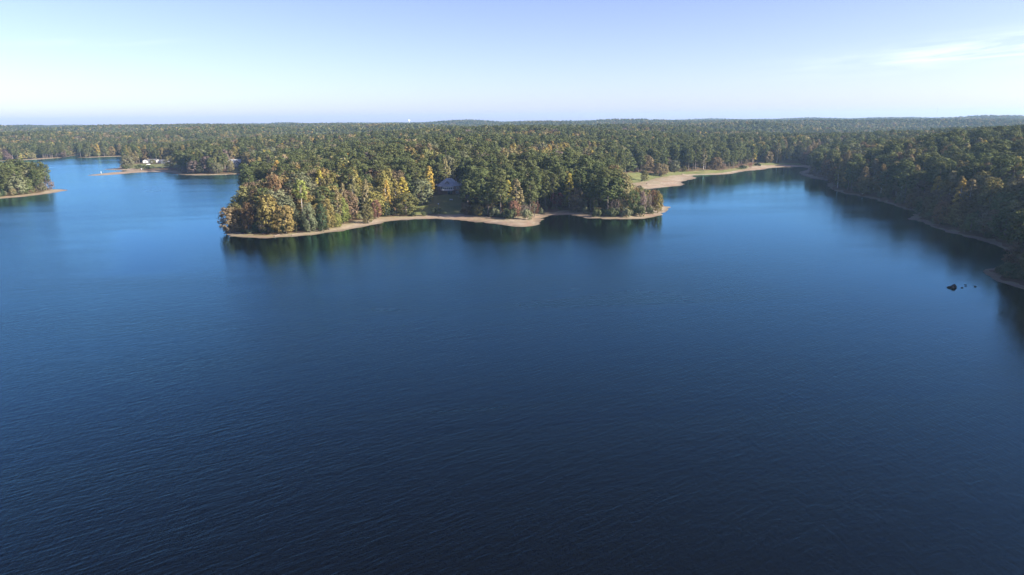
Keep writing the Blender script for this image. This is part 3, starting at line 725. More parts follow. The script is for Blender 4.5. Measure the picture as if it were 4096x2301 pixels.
X, Y = scatter(-1050, 760, 130, 1500, 8.2, 3)
Z, D, VV = land(X, Y)
k = clear_mask(X, Y, VV)
def room(X, Y):                                      # keep room round and before the individually known trees
    k = np.ones(len(X), bool)
    for tr in TREES:
        k &= np.hypot(X - tr[2], Y - tr[3]) > max(2.6, tr[5] * 0.36)
        k &= ~((np.abs(X - tr[2] * Y / tr[3]) < max(1.6, tr[5] * 0.33)) & (Y < tr[3]) & (Y > tr[3] - (22 if tr[0] == 'lollipop' else 12)))
    return k
k &= room(X, Y)
X, Y, Z, VV = X[k], Y[k], Z[k], VV[k]
N = len(X); r = np.random.RandomState(21)
u = r.uniform(size=N); stand = wav(_W3, X * 0.7, Y * 0.7)
tip = sstep(-60, -95, X) * sstep(470, 420, Y)        # hardwoods on the peninsula tip
rbank = sstep(170, 230, X) * sstep(780, 640, Y)
edge = sstep(26, 6, VV)
ppine = np.clip(0.56 + 0.24 * stand - 0.55 * tip - 0.38 * rbank * edge - 0.12 * (X < -250), 0.06, 0.93)
ppine = np.where((X > 120) & (X < 300) & (Y > 640) & (Y < 900), np.maximum(ppine, 0.85), ppine)
ppine = np.where((X > -25) & (X < 60) & (Y > 405) & (Y < 480), 0.9, ppine)
leftpt = (X < -250) & (Y < 640)                       # the far left point is mostly green
ppine = np.where(leftpt, 0.72, ppine)
pine = u < ppine
pop = (~pine) & (r.uniform(size=N) < np.where((tip > 0.5) | ((X < -250) & (Y < 640)), 0.05, 0.32))
low = (poly_sd(POINT_LOW, X, Y) < 0); pine &= ~low; pop &= ~low
PAL_TIP = ['olive', 'gold', 'olive', 'rust', 'greyolive', 'gold', 'green', 'tan', 'brown']
PAL_BANK = ['brown', 'olive', 'rust', 'olive', 'green', 'brown', 'greyolive']
PAL_GEN = ['greyolive', 'green', 'olive', 'greyolive', 'brown', 'mauve', 'olive', 'tan', 'rust', 'tan', 'gold', 'gold']
clump = np.clip(0.5 + 0.33 * wav(_W3, Y * 1.3, -X * 1.3), 0, 0.999)
PAL_POP = ['gold', 'tan', 'tan', 'tan', 'gold', 'yellow', 'gold', 'tan']
trees = []
for i in range(N):
    if pine[i]:
        trees.append(('pine', 'pine', X[i], Y[i], Z[i], r.uniform(17.5, 26.5), r.uniform(8.6, 13.2)))
    elif pop[i]:
        trees.append(('poplar', PAL_POP[r.randint(len(PAL_POP))], X[i], Y[i], Z[i], r.uniform(17, 24.5), r.uniform(7.2, 10.5)))
    else:
        P = ['green', 'olive', 'greyolive', 'green', 'darkgreen', 'mauve'] if leftpt[i] else PAL_TIP if tip[i] > 0.5 else (PAL_BANK if rbank[i] > 0.5 else PAL_GEN)
        e = edge[i]
        if low[i]:
            trees.append(('oak', P[r.randint(len(P))], X[i], Y[i], Z[i], r.uniform(6.5, 10.5), r.uniform(5.5, 8.0))); continue
        q_ = r.randint(len(P)) if P is not PAL_GEN else int(np.clip(clump[i] * len(P) + r.uniform(-3, 3), 0, len(P) - 1))
        trees.append(('oak', P[q_], X[i], Y[i], Z[i], r.uniform(14, 24.5) * (1 - 0.3 * e), r.uniform(10.0, 15.5)))
X2, Y2 = scatter(-420, 420, 180, 640, 7.5, 13)          # small trees below the canopy near the shore
Z2, D2, V2 = land(X2, Y2)
k = clear_mask(X2, Y2, V2) & room(X2, Y2) & (V2 < 34) & (r.uniform(size=len(X2)) < 0.75)
X2, Y2, Z2, V2 = X2[k], Y2[k], Z2[k], V2[k]
PAL_UND = ['olive', 'greyolive', 'darkgreen', 'brown', 'green', 'olive', 'tan']
for i in range(len(X2)):
    trees.append(('oak', PAL_UND[r.randint(len(PAL_UND))], X2[i], Y2[i], Z2[i], r.uniform(5, 10.5), r.uniform(4.0, 7.0)))
VV = np.concatenate([VV, V2])
hand = []
for kd, colr, tx, ty, th, tw, lab in TREES:
    tz = float(land([tx], [ty])[0][0])
    hand.append((kd, colr, tx, ty, tz, th, tw, lab))

# which trees show largest from the viewpoint: nearest first over a coarse depth picture
def project(x, y, z):
    zz = z - EYE; fw = y * _c - zz * _s; upv = y * _s + zz * _c
    return 512 + x / fw * 682.75, 287.5 - upv / fw * 682.75, fw
buf = np.zeros((575, 1024), bool)
alltr = [(t_[:7], -1) for t_ in trees] + [(t_[:7], j) for j, t_ in enumerate(hand)]
order = sorted(range(len(alltr)), key=lambda i: math.hypot(alltr[i][0][2], alltr[i][0][3]))
show = np.zeros(len(alltr))
for i in order:
    kd, colr, tx, ty, tz, th, tw = alltr[i][0]
    px, py, fw = project(tx, ty, tz + th); _, pb, _ = project(tx, ty, tz + th * 0.3)
    w = 682.75 / fw * tw * 0.42
    a0, a1, b0, b1 = int(max(0, px - w)), int(min(1024, px + w + 1)), int(max(0, py)), int(min(575, pb))
    if a1 <= a0 or b1 <= b0: continue
    sl = buf[b0:b1, a0:a1]; show[i] = (~sl).sum(); sl[:] = True
single = set()
for fam in (('pine',), ('oak', 'poplar')):
    c_ = sorted((i for i in range(len(trees)) if alltr[i][0][0] in fam and show[i] > 0), key=lambda i: -show[i])
    nh = sum(1 for h_ in hand if (h_[0] in fam) or (fam[0] == 'oak' and h_[0] in ('sparse', 'snag', 'lollipop')))
    single.update(c_[:300 - nh])

# ---------------------------------------------------------------- trees built one by one
SHORT = {                                            # landmark trees and things, short enough to point at
    'tall yellow-green tree on a': 'the yellow-green tree on bare trunk', 'rust-brown tree above the': 'the rust-brown tip tree', 'tall golden-olive tree second': 'the tall golden-olive tip tree',
    'broad golden tree left': 'the broad golden tip tree', 'dark brown-green dome': 'the dome tree over the water', 'grey-topped olive tree': 'the grey-topped tip tree',
    'orange-gold tree near the left': 'the orange-gold shore tree', 'tall rust and olive': 'the tall rust tip tree', 'wide grey-green dome': 'the wide grey-green dome tree',
    'bright lemon-yellow': 'the lemon-yellow pointed tree', 'slim pale tan-yellow': 'the tallest pale tan tree', 'slim tan tree with': 'the peach-topped tan tree',
    'tall golden column': 'the golden column tree', 'bright leaf-green': 'the bright leaf-green tree', 'red-brown small tree': 'the red-brown shore tree',
    'large grey-green spreading': 'the spreading lawn tree', 'yellow tree leaning': 'the yellow tree by the house', 'golden-tan oval': 'the golden-tan oval tree',
    'yellow oval tree': 'the yellow oval tree', 'vivid yellow tree': 'the vivid yellow tree', 'spreading red tree': 'the spreading red tree', 'small orange-yellow tree': 'the small orange-yellow shore tree',
    'rusty pink bush tree': 'the rusty pink bush tree', 'red and olive bushy': 'the red and olive bushy tree', 'broad pine with drooping': 'the broad layered pine',
    'massive dark pine': 'the massive dark pine', 'tan round-topped': 'the tan round-topped point tree', 'orange-gold tree at the outer': 'the outermost point tree',
    'tall broad pine at the left edge': 'the pine at the beach lawn', 'lone small tree': 'the lone beach lawn tree', 'tan-olive round tree': 'the white-trunked beach tree',
    'grey-olive tree clump': 'the grey-olive beach clump', 'rusty pink bush by': 'the rusty pink cove bush', 'small crimson bush': 'the crimson cove bush', 'tall dark pine standing': 'the tall beach pine',
    'rounded grey-green tree at the left': 'the rounded far-lawn tree', 'round olive tree right': 'the tree by the grey building', 'tan tree right of the dark': 'the dark gabled house',
    'olive-brown tree by the mud': 'the mud spit tree', 'brown-orange tree': 'the brown-orange bank tree', 'dull green round': 'the dull green bank tree', 'grey-brown tree behind': 'the grey-brown bank tree',
    'dim brown tree on the near': 'the near shaded point', 'small orange-tan tree': 'the small tan left-point tree'}
LANDMARKS = []
for h_ in hand:
    for k_, s_ in SHORT.items():
        if h_[7].startswith(k_): LANDMARKS.append((*project(h_[2], h_[3], h_[4] + h_[5] * 0.5), s_))
for (lx_, ly_, lz_, s_) in ((HOUSE[0], HOUSE[1], HOUSE[3] + 6, 'the grey-roofed lake house'), (WHITE[0], WHITE[1], WHITE[3] + 3, 'the white far-left house'), (146, 219.5, 0, 'the jagged water rock')):
    LANDMARKS.append((*project(lx_, ly_, lz_), s_))
LMA = np.array([l_[:3] for l_ in LANDMARKS])
def relation(x, y, z, h):
    px_, py_, fw_ = project(x, y, z + h * 0.5)
    dd_ = np.hypot(LMA[:, 0] - px_, LMA[:, 1] - py_) + np.abs(LMA[:, 2] - fw_) * 0.08
    j_ = int(dd_.argmin()); dx_, df_ = px_ - LMA[j_, 0], fw_ - LMA[j_, 2]
    if abs(dx_) > 9 and abs(dx_) > abs(LMA[j_, 1] - py_) * 0.8: rel = ("far " if abs(dx_) > 45 else "") + ("left of" if dx_ < 0 else "right of")
    elif df_ > 0: rel = "behind" if df_ < 30 else "far behind"
    else: rel = "in front of"
    return rel + " " + LANDMARKS[j_][3]
CNAME = {'pine': 'dark green', 'darkgreen': 'blackish green', 'green': 'mid green', 'olive': 'olive', 'greyolive': 'grey-green', 'lime': 'lime green', 'shrub': 'dark green',
         'gold': 'golden', 'yellow': 'yellow', 'tan': 'tan', 'rust': 'rust-brown', 'redbrown': 'red-brown', 'red': 'red', 'mauve': 'mauve', 'greybare': 'grey', 'brown': 'brown'}
def row_of(v):
    return "shore-edge" if v < 9 else ("second-row" if v < 24 else "inland")

SEEDS = {'pine': [101, 102, 103, 104, 105, 106], 'oak': [201, 202, 203, 204, 205], 'poplar': [301, 302, 303, 304], 'lollipop': [401], 'sparse': [501, 502, 503], 'snag': [601]}
NAMES = {'pine': 'pine_tree', 'oak': 'broadleaf_tree', 'poplar': 'broadleaf_tree', 'lollipop': 'broadleaf_tree', 'sparse': 'broadleaf_tree', 'snag': 'dead_tree'}
def put_tree(kd, colr, x, y, z, h, w, label, group, rs):
    nh, nr = NOM[kd]; sd = rs.choice(SEEDS[kd])
    o = bpy.data.objects.new(NAMES[kd], None); COL.objects.link(o); o.empty_display_size = 1.0
    o.location = (x, y, z); o.rotation_euler = (rs.uniform(-0.03, 0.03), rs.uniform(-0.03, 0.03), rs.uniform(0, 6.28))
    o.scale = (w / (2 * nr), w / (2 * nr), h / nh)
    pale = kd in ('lollipop', 'snag') or (kd == 'poplar' and rs.random() < 0.6)
    t_ = bpy.data.objects.new("trunk", trunk_mesh(kd, sd, pale)); COL.objects.link(t_); t_.parent = o
    if kd != 'snag':
        c_ = bpy.data.objects.new("crown", crown_mesh(kd, sd, colr)); COL.objects.link(c_); c_.parent = o
    return tag(o, label, 'tree', group)

rs = random.Random(5)
for kd, colr, x, y, z, h, w, lab in hand:
    put_tree(kd, colr, x, y, z, h, w, lab, None, rs)
for i in sorted(single):
    kd, colr, x, y, z, h, w = alltr[i][0]
    rel = relation(x, y, z, h); tall = h > (23.0 if kd == 'pine' else 19.0); small = h < (20.0 if kd == 'pine' else 12.0)
    size = "tall" if tall else ("short" if small else "mid-height")
    wide = "broad" if w > (11.6 if kd == 'pine' else 13.4 if kd == 'oak' else 9.3) else "slim" if w < (10.0 if kd == 'pine' else 11.4 if kd == 'oak' else 8.2) else ""
    kn = {'pine': 'pine', 'oak': 'rounded tree', 'poplar': 'pointed tree'}[kd]
    lab = " ".join(f"{size} {wide} {CNAME[colr]} {row_of(VV[i])} {kn} {rel}".split())
    put_tree(kd, colr, x, y, z, h, w, lab, ("pines near " if kd == 'pine' else "broadleaf trees near ") + rel.split(" the ", 1)[1], rs)

# ---------------------------------------------------------------- shrubs along the shore
def shrub_mesh(seed, col):
    rng = np.random.RandomState(seed); C = []; Q = []
    for i in range(26):
        a = rng.uniform(0, 6.28); t = rng.uniform(0, 1); rr = 1.0 * math.sqrt(rng.uniform(0, 1)) * (1 - 0.45 * t)
        C.append((rr * math.cos(a), rr * math.sin(a), 0.12 + 0.72 * t)); Q.append(rng.uniform(0.22, 0.36))
    v, f, var = leaf_faces(rng, np.array(C), np.array(Q), 26, 0.17, 0.9, 0.3)
    v[:, 2] = np.maximum(v[:, 2], -0.05)
    me = polys("shrub", v, f, [ML[col]])
    a = me.attributes.new("var", 'FLOAT', 'FACE'); a.data.foreach_set("value", var.astype(np.float32))
    return me
SHM = {(s_, c_): shrub_mesh(s_, c_) for s_ in (1, 2, 3) for c_ in ('shrub', 'greyolive', 'olive', 'brown')}
def put_shrub(x, y, h, w, colr, label, group):
    z = float(land([x], [y])[0][0])
    o = link("shrub", SHM[(rs.choice((1, 2, 3)), colr)], None, (x, y, z - 0.1))
    o.scale = (w / 2.1, w / 2.1, h / 0.98); o.rotation_euler = (0, 0, rs.uniform(0, 6.28))
    return tag(o, label, 'shrub', group)
SH_LABELS = [
    "rounded grey-green shrub at the left end of the right point", "wide dark shrub low on the right point, second from its left end",
    "wide dark shrub below the massive pine on the right point", "broad grey-green shrub mid right point beside the sand",
    "green shrub mass under the mid green tree on the right point", "green shrub near the outer end of the right point",
    "large dark green shrub on the shore edge of the house lawn", "small dark shrub left of the large lawn shrub",
    "low dark shrub at the left part of the house lawn shore", "dark green shrub under the red and olive bushy tree",
    "grey-green shrub at the right end of the sand bulge", "small grey-green shrub right of the rusty pink bush tree",
    "low green shrub right of the small orange-yellow tree", "grey-green shrub behind the left part of the sand bulge",
    "dark low hedge shrub at the left end of the far lawn", "dark hedge shrub in the middle of the far lawn, left half",
    "dark hedge shrub in the middle of the far lawn, right half", "tiny shrub on the far lawn's sand edge",
    "small dark shrub at the foot of the lone beach lawn tree", "low green shrub patch near the end of the far cove", "low green shrub at the inner end of the far cove"]
for (x, y, h, w), lab in zip(SHRUBS, SH_LABELS):
    put_shrub(x, y, h, w, 'greyolive' if 'grey' in lab else 'shrub', lab, None)
nxt = np.roll(OUT, -1, axis=0); count = 0
pts = []
for a_, b_ in zip(OUT, nxt):
    L_ = math.hypot(b_[0] - a_[0], b_[1] - a_[1]); n_ = max(1, int(L_ / 3.4))
    nx_, ny_ = -(b_[1] - a_[1]) / (L_ + 1e-9), (b_[0] - a_[0]) / (L_ + 1e-9)
    for j in range(n_):
        t_ = (j + rs.random()) / n_; ww = a_[2] + (b_[2] - a_[2]) * t_ + rs.uniform(1.0, 4.5)
        pts.append((a_[0] + (b_[0] - a_[0]) * t_, a_[1] + (b_[1] - a_[1]) * t_, nx_, ny_, ww))
cand = []
for x, y, nx_, ny_, ww in pts:
    for s_ in (1, -1):
        qx, qy = x + s_ * nx_ * ww, y + s_ * ny_ * ww
        cand.append((qx, qy))
cq = np.array(cand); zq, dq, vq = land(cq[:, 0], cq[:, 1])
ok = (vq > 0.3) & (vq < 7) & clear_mask(cq[:, 0], cq[:, 1], vq, 0.2)
ok &= (np.abs(cq[:, 0]) < 0.77 * cq[:, 1] + 10) & (cq[:, 1] > 200) & (cq[:, 1] < 800)
px, py, fw = project(cq[:, 0], cq[:, 1], zq + 1.5)
sel = [i for i in np.where(ok)[0]]
sel.sort(key=lambda i: fw[i])
for i in sel[:270]:
    x, y = cq[i]; h = rs.uniform(1.6, 4.4); w = rs.uniform(2.6, 5.2); rel = relation(x, y, zq[i], h)
    colr = rs.choice(['shrub', 'shrub', 'greyolive', 'olive', 'brown'] if x < -40 else ['shrub', 'shrub', 'shrub', 'greyolive', 'olive'])
    size = "tall" if h > 3.4 else "low" if h < 2.4 else "mid-sized"; wide = "broad" if w > 4.3 else "narrow" if w < 3.3 else ""
    put_shrub(x, y, h, w, colr, " ".join(f"{size} {wide} {CNAME[colr]} sand-edge shrub {rel}".split()), "shore shrubs near " + rel.split(" the ", 1)[1])

# ---------------------------------------------------------------- the rest of the woods: one mass
PROTO = []
def proto(kind, seed, col, lod):
    v, f, var = crown_data(kind, seed, lod)[0]
    tb = trunk_mb(kind, seed, None, 1.0) if lod < 2 else None
    nl = len(f)
    loops = f.ravel().tolist(); starts = (np.arange(nl) * 4).tolist(); mi = [0] * nl; vv = v.tolist()
    if tb is not None:
        tb2 = MB(); h_, R_ = NOM[kind]
        tb2.tube([(0, 0, -0.4), (0.1, 0, h_ * 0.3), (0, 0.1, h_ * 0.9)], [0.34, 0.26, 0.06], 5)
        base = len(vv); vv += [list(p_) for p_ in tb2.v]
        for q_ in tb2.f:
            starts.append(len(loops)); loops += [base + i_ for i_ in q_]; mi.append(1)
    me = mesh_from("woods_tree", vv, loops, starts, None, [ML[col], M_BARK], mi)
    a = me.attributes.new("var", 'FLOAT', 'FACE'); a.data.foreach_set("value", np.concatenate([var, np.zeros(len(starts) - nl)]).astype(np.float32))
    PROTO.append((kind, col, lod, bpy.data.objects.new("woods_tree", me)))
BCOL = ['olive', 'greyolive', 'tan', 'gold', 'brown', 'green', 'rust', 'darkgreen', 'mauve']
for lod in (1, 2):
    for s_ in (111, 112, 113, 114): proto('pine', s_ + lod * 7, 'pine', lod)
    for j_, c_ in enumerate(BCOL): proto('oak', 211 + j_ + lod * 17, c_, lod)
    for j_, c_ in enumerate(['gold', 'tan', 'yellow']): proto('poplar', 311 + j_ + lod * 13, c_, lod)
PIDX = {}
for i_, (kd, c_, lod, o_) in enumerate(PROTO): PIDX.setdefault((kd, c_, lod), []).append(i_)

fp, fi, fs, fr = [], [], [], []
rr_ = random.Random(9)
for i in range(len(trees)):
    if i in single: continue
    kd, colr, x, y, z, h, w = trees[i]; nh, nr = NOM[kd]
    fp.append((x, y, z)); fi.append(rr_.choice(PIDX[(kd, colr, 1)])); fs.append((w / (2 * nr), w / (2 * nr), h / nh)); fr.append(rr_.uniform(0, 6.28))
def far_belt(y0, y1, step, boost, lod, seed):
    xm = 0.80 * y1 + 150
    X, Y = scatter(-xm, xm, y0, y1, step, seed)
    Z, D, VV = land(X, Y); k = clear_mask(X, Y, VV); X, Y, Z = X[k], Y[k], Z[k]
    r = np.random.RandomState(seed + 50); n = len(X)
    st = wav(_W3, X * 0.45, Y * 0.45); u = r.uniform(size=n); u2 = r.uniform(size=n)
    pinep = np.clip(0.50 + 0.22 * st, 0.1, 0.9)
    kinds = np.where(u < pinep, 0, np.where(u2 < 0.28, 1, 2))
    pick = np.empty(n, int)
    P0 = PIDX[('pine', 'pine', lod)]; pick[:] = np.array(P0)[r.randint(len(P0), size=n)]
    P1 = [PIDX[('poplar', c_, lod)][0] for c_ in ('gold', 'tan', 'tan', 'tan', 'gold')]
    P2 = [PIDX[('oak', c_, lod)][0] for c_ in ('olive', 'greyolive', 'greyolive', 'tan', 'olive', 'tan', 'green', 'brown', 'olive', 'green', 'green', 'greyolive', 'gold')]
    pick = np.where(kinds == 1, np.array(P1)[r.randint(len(P1), size=n)], pick)
    pick = np.where(kinds == 2, np.array(P2)[r.randint(len(P2), size=n)], pick)
    sc = boost * r.uniform(0.85, 1.2, n); sz = r.uniform(0.85, 1.15, n) * np.where(kinds == 2, 1.3, np.where(kinds == 1, 1.1, 1.0))
    fp.extend(np.stack([X, Y, Z], 1).tolist()); fi.extend(pick.tolist())
    fs.extend(np.stack([sc, sc, sz], 1).tolist()); fr.extend(r.uniform(0, 6.28, n).tolist())
far_belt(1490, 2600, 9.0, 1.35, 2, 31)
far_belt(2590, 4600, 12.5, 1.75, 2, 32)
far_belt(4590, 8900, 19.0, 2.4, 2, 33)

me = bpy.data.meshes.new("woods")
me.vertices.add(len(fp)); me.vertices.foreach_set("co", np.array(fp, np.float32).ravel())
a = me.attributes.new("proto", 'INT', 'POINT'); a.data.foreach_set("value", np.array(fi, np.int32))
a = me.attributes.new("tree_scale", 'FLOAT_VECTOR', 'POINT'); a.data.foreach_set("vector", np.array(fs, np.float32).ravel())
rot = np.zeros((len(fr), 3), np.float32); rot[:, 2] = fr
a = me.attributes.new("tree_turn", 'FLOAT_VECTOR', 'POINT'); a.data.foreach_set("vector", rot.ravel())
woods = link("woods", me)
tag(woods, "mixed autumn pine and broadleaf woods covering the hills to the horizon", "woods", kind="stuff")
gn = bpy.data.node_groups.new("woods_scatter", 'GeometryNodeTree')
gn.interface.new_socket("Geometry", in_out='INPUT', socket_type='NodeSocketGeometry')
gn.interface.new_socket("Geometry", in_out='OUTPUT', socket_type='NodeSocketGeometry')
gi = gn.nodes.new("NodeGroupInput"); go = gn.nodes.new("NodeGroupOutput"); jn = gn.nodes.new("GeometryNodeJoinGeometry")
def named(nm, ty):
    x = gn.nodes.new("GeometryNodeInputNamedAttribute"); x.data_type = ty; x.inputs["Name"].default_value = nm
    return next(s for s in x.outputs if s.enabled and s.name == "Attribute")
ap, asc, arot = named("proto", 'INT'), named("tree_scale", 'FLOAT_VECTOR'), named("tree_turn", 'FLOAT_VECTOR')
for i_, (kd, c_, lod, o_) in enumerate(PROTO):
    cmpn = gn.nodes.new("FunctionNodeCompare"); cmpn.data_type = 'INT'; cmpn.operation = 'EQUAL'
    ins = [s for s in cmpn.inputs if s.enabled]; gn.links.new(ap, ins[0]); ins[1].default_value = i_
    oi = gn.nodes.new("GeometryNodeObjectInfo"); oi.inputs["Object"].default_value = o_; oi.inputs["As Instance"].default_value = False
    ip = gn.nodes.new("GeometryNodeInstanceOnPoints")
    gn.links.new(gi.outputs[0], ip.inputs["Points"]); gn.links.new(cmpn.outputs[0], ip.inputs["Selection"])
    gn.links.new(oi.outputs["Geometry"], ip.inputs["Instance"])
    gn.links.new(arot, ip.inputs["Rotation"]); gn.links.new(asc, ip.inputs["Scale"])
    gn.links.new(ip.outputs[0], jn.inputs[0])
gn.links.new(jn.outputs[0], go.inputs[0])
md = woods.modifiers.new("scatter", 'NODES'); md.node_group = gn
print("TREES single", len(single) + len(hand), "mass", len(fp))

# ---------------------------------------------------------------- buildings and small things
M_ROOF = plain("grey_shingles", (0.26, 0.28, 0.28), 0.85, 0.3, 0.9)
M_ROOFDARK = plain("dark_shingles", (0.08, 0.08, 0.085), 0.9, 0.3, 0.9)
M_OFFWHITE = plain("off_white_siding", (0.46, 0.45, 0.43), 0.8, 0.1)
M_WHITE = plain("white_paint", (0.78, 0.78, 0.76), 0.6, 0.06)
M_BRICK = plain("brown_brick", (0.20, 0.13, 0.10), 0.9, 0.25, 2.0)
M_DARKWALL = plain("blue_grey_siding", (0.07, 0.085, 0.10), 0.8, 0.15)
M_STONE = plain("stone_wall", (0.22, 0.20, 0.18), 0.9, 0.25, 1.5)
M_WOOD = plain("weathered_wood", (0.17, 0.13, 0.10), 0.9, 0.25, 3.0)
M_METAL = plain("dark_metal", (0.08, 0.085, 0.09), 0.5, 0.1, 2.0, 0.6)
M_STEEL = plain("galvanised_steel", (0.45, 0.46, 0.48), 0.55, 0.1, 2.0, 0.2)
M_CONC = plain("pale_concrete", (0.42, 0.40, 0.37), 0.9, 0.15, 0.8)
M_ROCK = plain("dark_wet_rock", (0.008, 0.009, 0.010), 1.0, 0.4, 2.5)
M_GLASS, nt, out = new_mat("window_glass"); g = NT(nt)
b = g.n("ShaderNodeBsdfPrincipled"); b.inputs["Base Color"].default_value = (0.02, 0.03, 0.035, 1); b.inputs["Roughness"].default_value = 0.08
g.l(b.outputs[0], out.inputs["Surface"])
M_RUBBER = plain("black_rubber", (0.02, 0.02, 0.02), 0.8)
M_GLOBE = plain("lamp_globe", (0.75, 0.8, 0.85), 0.35)

def zat(x, y): return float(land([x], [y])[0][0])

def window(parent, x0, x1, z0, z1, y, bars=1, t=0.09):
    """a framed window in a wall facing -Y: frame part, its panes below it"""
    f = MB(); f.box(x0, x1, y - 0.08, y + 0.05, z0, z0 + t); f.box(x0, x1, y - 0.08, y + 0.05, z1 - t, z1)
    n = bars + 1; pw = (x1 - x0) / n
    for i in range(n + 1):
        xc = x0 + pw * i; a = max(x0, xc - t / 2); bb = min(x1, xc + t / 2)
        if i == 0: bb = x0 + t
        if i == n: a = x1 - t
        f.box(a, bb, y - 0.078, y + 0.048, z0 + t, z1 - t)
    fo = f.build("window", M_WHITE, parent)
    for i in range(n):
        MB().box(x0 + pw * i + t / 2, x0 + pw * (i + 1) - t / 2, y - 0.03, y + 0.02, z0 + t, z1 - t).build("pane", M_GLASS, fo)
    return fo

def gable(parent, name, x0, x1, y0, y1, z0, rise, mat, over=0.4, axis='y', th=0.18):
    """gabled roof slab pair; axis: direction of the ridge"""
    m = MB()
    if axis == 'y':
        xm = (x0 + x1) / 2; a, b_ = y0 - over, y1 + over; k = rise / (xm - x0); zo = z0 - over * k
        v = [(x0 - over, a, zo), (xm, a, z0 + rise), (x1 + over, a, zo), (x0 - over, b_, zo), (xm, b_, z0 + rise), (x1 + over, b_, zo)]
    else:
        ym = (y0 + y1) / 2; a, b_ = x0 - over, x1 + over; k = rise / (ym - y0); zo = z0 - over * k
        v = [(a, y0 - over, zo), (a, ym, z0 + rise), (a, y1 + over, zo), (b_, y0 - over, zo), (b_, ym, z0 + rise), (b_, y1 + over, zo)]
    v += [(p[0], p[1], p[2] + th) for p in v]
    f = [(0, 1, 4, 3), (1, 2, 5, 4), (6, 9, 10, 7), (7, 10, 11, 8), (0, 6, 7, 1), (1, 7, 8, 2), (3, 4, 10, 9), (4, 5, 11, 10), (0, 3, 9, 6), (2, 8, 11, 5)]
    m.add(v, f); return m.build(name, mat, parent)

def gable_wall(parent, x0, x1, y, z0, rise, mat, t=0.15):
    xm = (x0 + x1) / 2
    v = [(x0, y, z0), (x1, y, z0), (xm, y, z0 + rise), (x0, y + t, z0), (x1, y + t, z0), (xm, y + t, z0 + rise)]
    return MB().add(v, [(0, 1, 2), (5, 4, 3), (0, 3, 4, 1), (1, 4, 5, 2), (2, 5, 3, 0)]).build("gable_wall", mat, parent)

# the lake house
hx, hy, _, hz = HOUSE
lh = empty("lake_house", (hx, hy - 7.0, hz), 0.09)
tag(lh, "grey hip-roofed lake house with white-framed sunroom above the dark lawn", "house")
MB().box(-7.2, 7.2, 1.0, 12.0, -1.0, 5.4).build("wall", M_BRICK, lh)
m = MB()                                                     # hipped roof with eaves
e0, e1 = 5.35, 5.55
v = [(-8, 0.2, e0), (8, 0.2, e0), (8, 12.8, e0), (-8, 12.8, e0), (-8, 0.2, e1), (8, 0.2, e1), (8, 12.8, e1), (-8, 12.8, e1), (-1.6, 6.2, 10.4), (2.0, 6.2, 10.4)]
m.add(v, [(0, 3, 2, 1), (0, 1, 5, 4), (1, 2, 6, 5), (2, 3, 7, 6), (3, 0, 4, 7), (4, 5, 9, 8), (5, 6, 9), (6, 7, 8, 9), (7, 4, 8)])
roof = m.build("roof", M_ROOF, lh)
for vx, vy, vz in ((3.6, 3.6, 8.3), (0.4, 5.6, 10.1), (5.2, 7.0, 7.9)):
    MB().tube([(vx, vy, vz - 0.6), (vx, vy, vz + 0.5)], [0.14, 0.14], 8).build("vent_pipe", M_WHITE, roof)
bay = [(-5.6, 1.05), (-4.2, -1.4), (2.4, -1.4), (3.2, 1.05)]
MB().prism(bay, 2.7, 3.35).build("bay_wall", M_WHITE, lh)
MB().prism(bay, 4.95, 5.3).build("bay_fascia", M_WHITE, lh)
m = MB(); cx0, cy0 = -1.2, 1.4
top = [(-6.1, 1.2, 5.32), (-4.5, -1.9, 5.32), (2.7, -1.9, 5.32), (3.7, 1.2, 5.32)]
m.add(top + [(-2.6, 2.6, 7.1), (0.8, 2.6, 7.1)], [(0, 1, 4), (1, 2, 5, 4), (2, 3, 5), (0, 4, 5, 3), (3, 2, 1, 0)])
m.build("bay_roof", M_ROOF, lh)
for i in range(5):                                            # sunroom windows with white mullions
    x0 = -4.1 + i * 1.28
    window(lh, x0, x0 + 1.24, 3.35, 4.95, -1.3, 0, 0.13)
for (x0, y0), (x1, y1) in ((bay[0], bay[1]), (bay[2], bay[3])):
    m = MB(); L_ = math.hypot(x1 - x0, y1 - y0)
    for k_ in range(3):
        t_ = k_ / 2; xx_, yy_ = x0 + (x1 - x0) * t_, y0 + (y1 - y0) * t_
        m.box(xx_ - 0.09, xx_ + 0.09, yy_ - 0.09, yy_ + 0.09, 3.35, 4.95)
    side = m.build("window", M_WHITE, lh)
    dx, dy = (x1 - x0) / L_, (y1 - y0) / L_; nx_, ny_ = -dy * 0.03, dx * 0.03
    MB().add([(x0 + nx_, y0 + ny_, 3.36), (x1 + nx_, y1 + ny_, 3.36), (x1 + nx_, y1 + ny_, 4.94), (x0 + nx_, y0 + ny_, 4.94),
              (x0 - nx_, y0 - ny_, 3.36), (x1 - nx_, y1 - ny_, 3.36), (x1 - nx_, y1 - ny_, 4.94), (x0 - nx_, y0 - ny_, 4.94)],
             [(0, 1, 2, 3), (7, 6, 5, 4), (0, 4, 5, 1), (2, 6, 7, 3), (1, 5, 6, 2), (0, 3, 7, 4)]).build("pane", M_GLASS, side)
window(lh, 5.0, 6.7, 3.3, 4.7, 0.98, 1)
window(lh, 4.6, 6.4, 0.6, 2.0, 0.98, 1)
MB().box(-5.9, 4.2, -2.6, 0.98, 2.45, 2.66).build("deck", M_WOOD, lh)
for xx_ in (-5.7, -2.4, 0.9, 4.0):
    MB().box(xx_ - 0.09, xx_ + 0.09, -2.5, -2.32, -1.0, 2.45).build("deck_post", M_WOOD, lh)
for zz_ in (3.05, 3.4):
    MB().box(-5.9, 4.2, -2.6, -2.54, zz_, zz_ + 0.06).build("deck_rail", M_WOOD, lh)
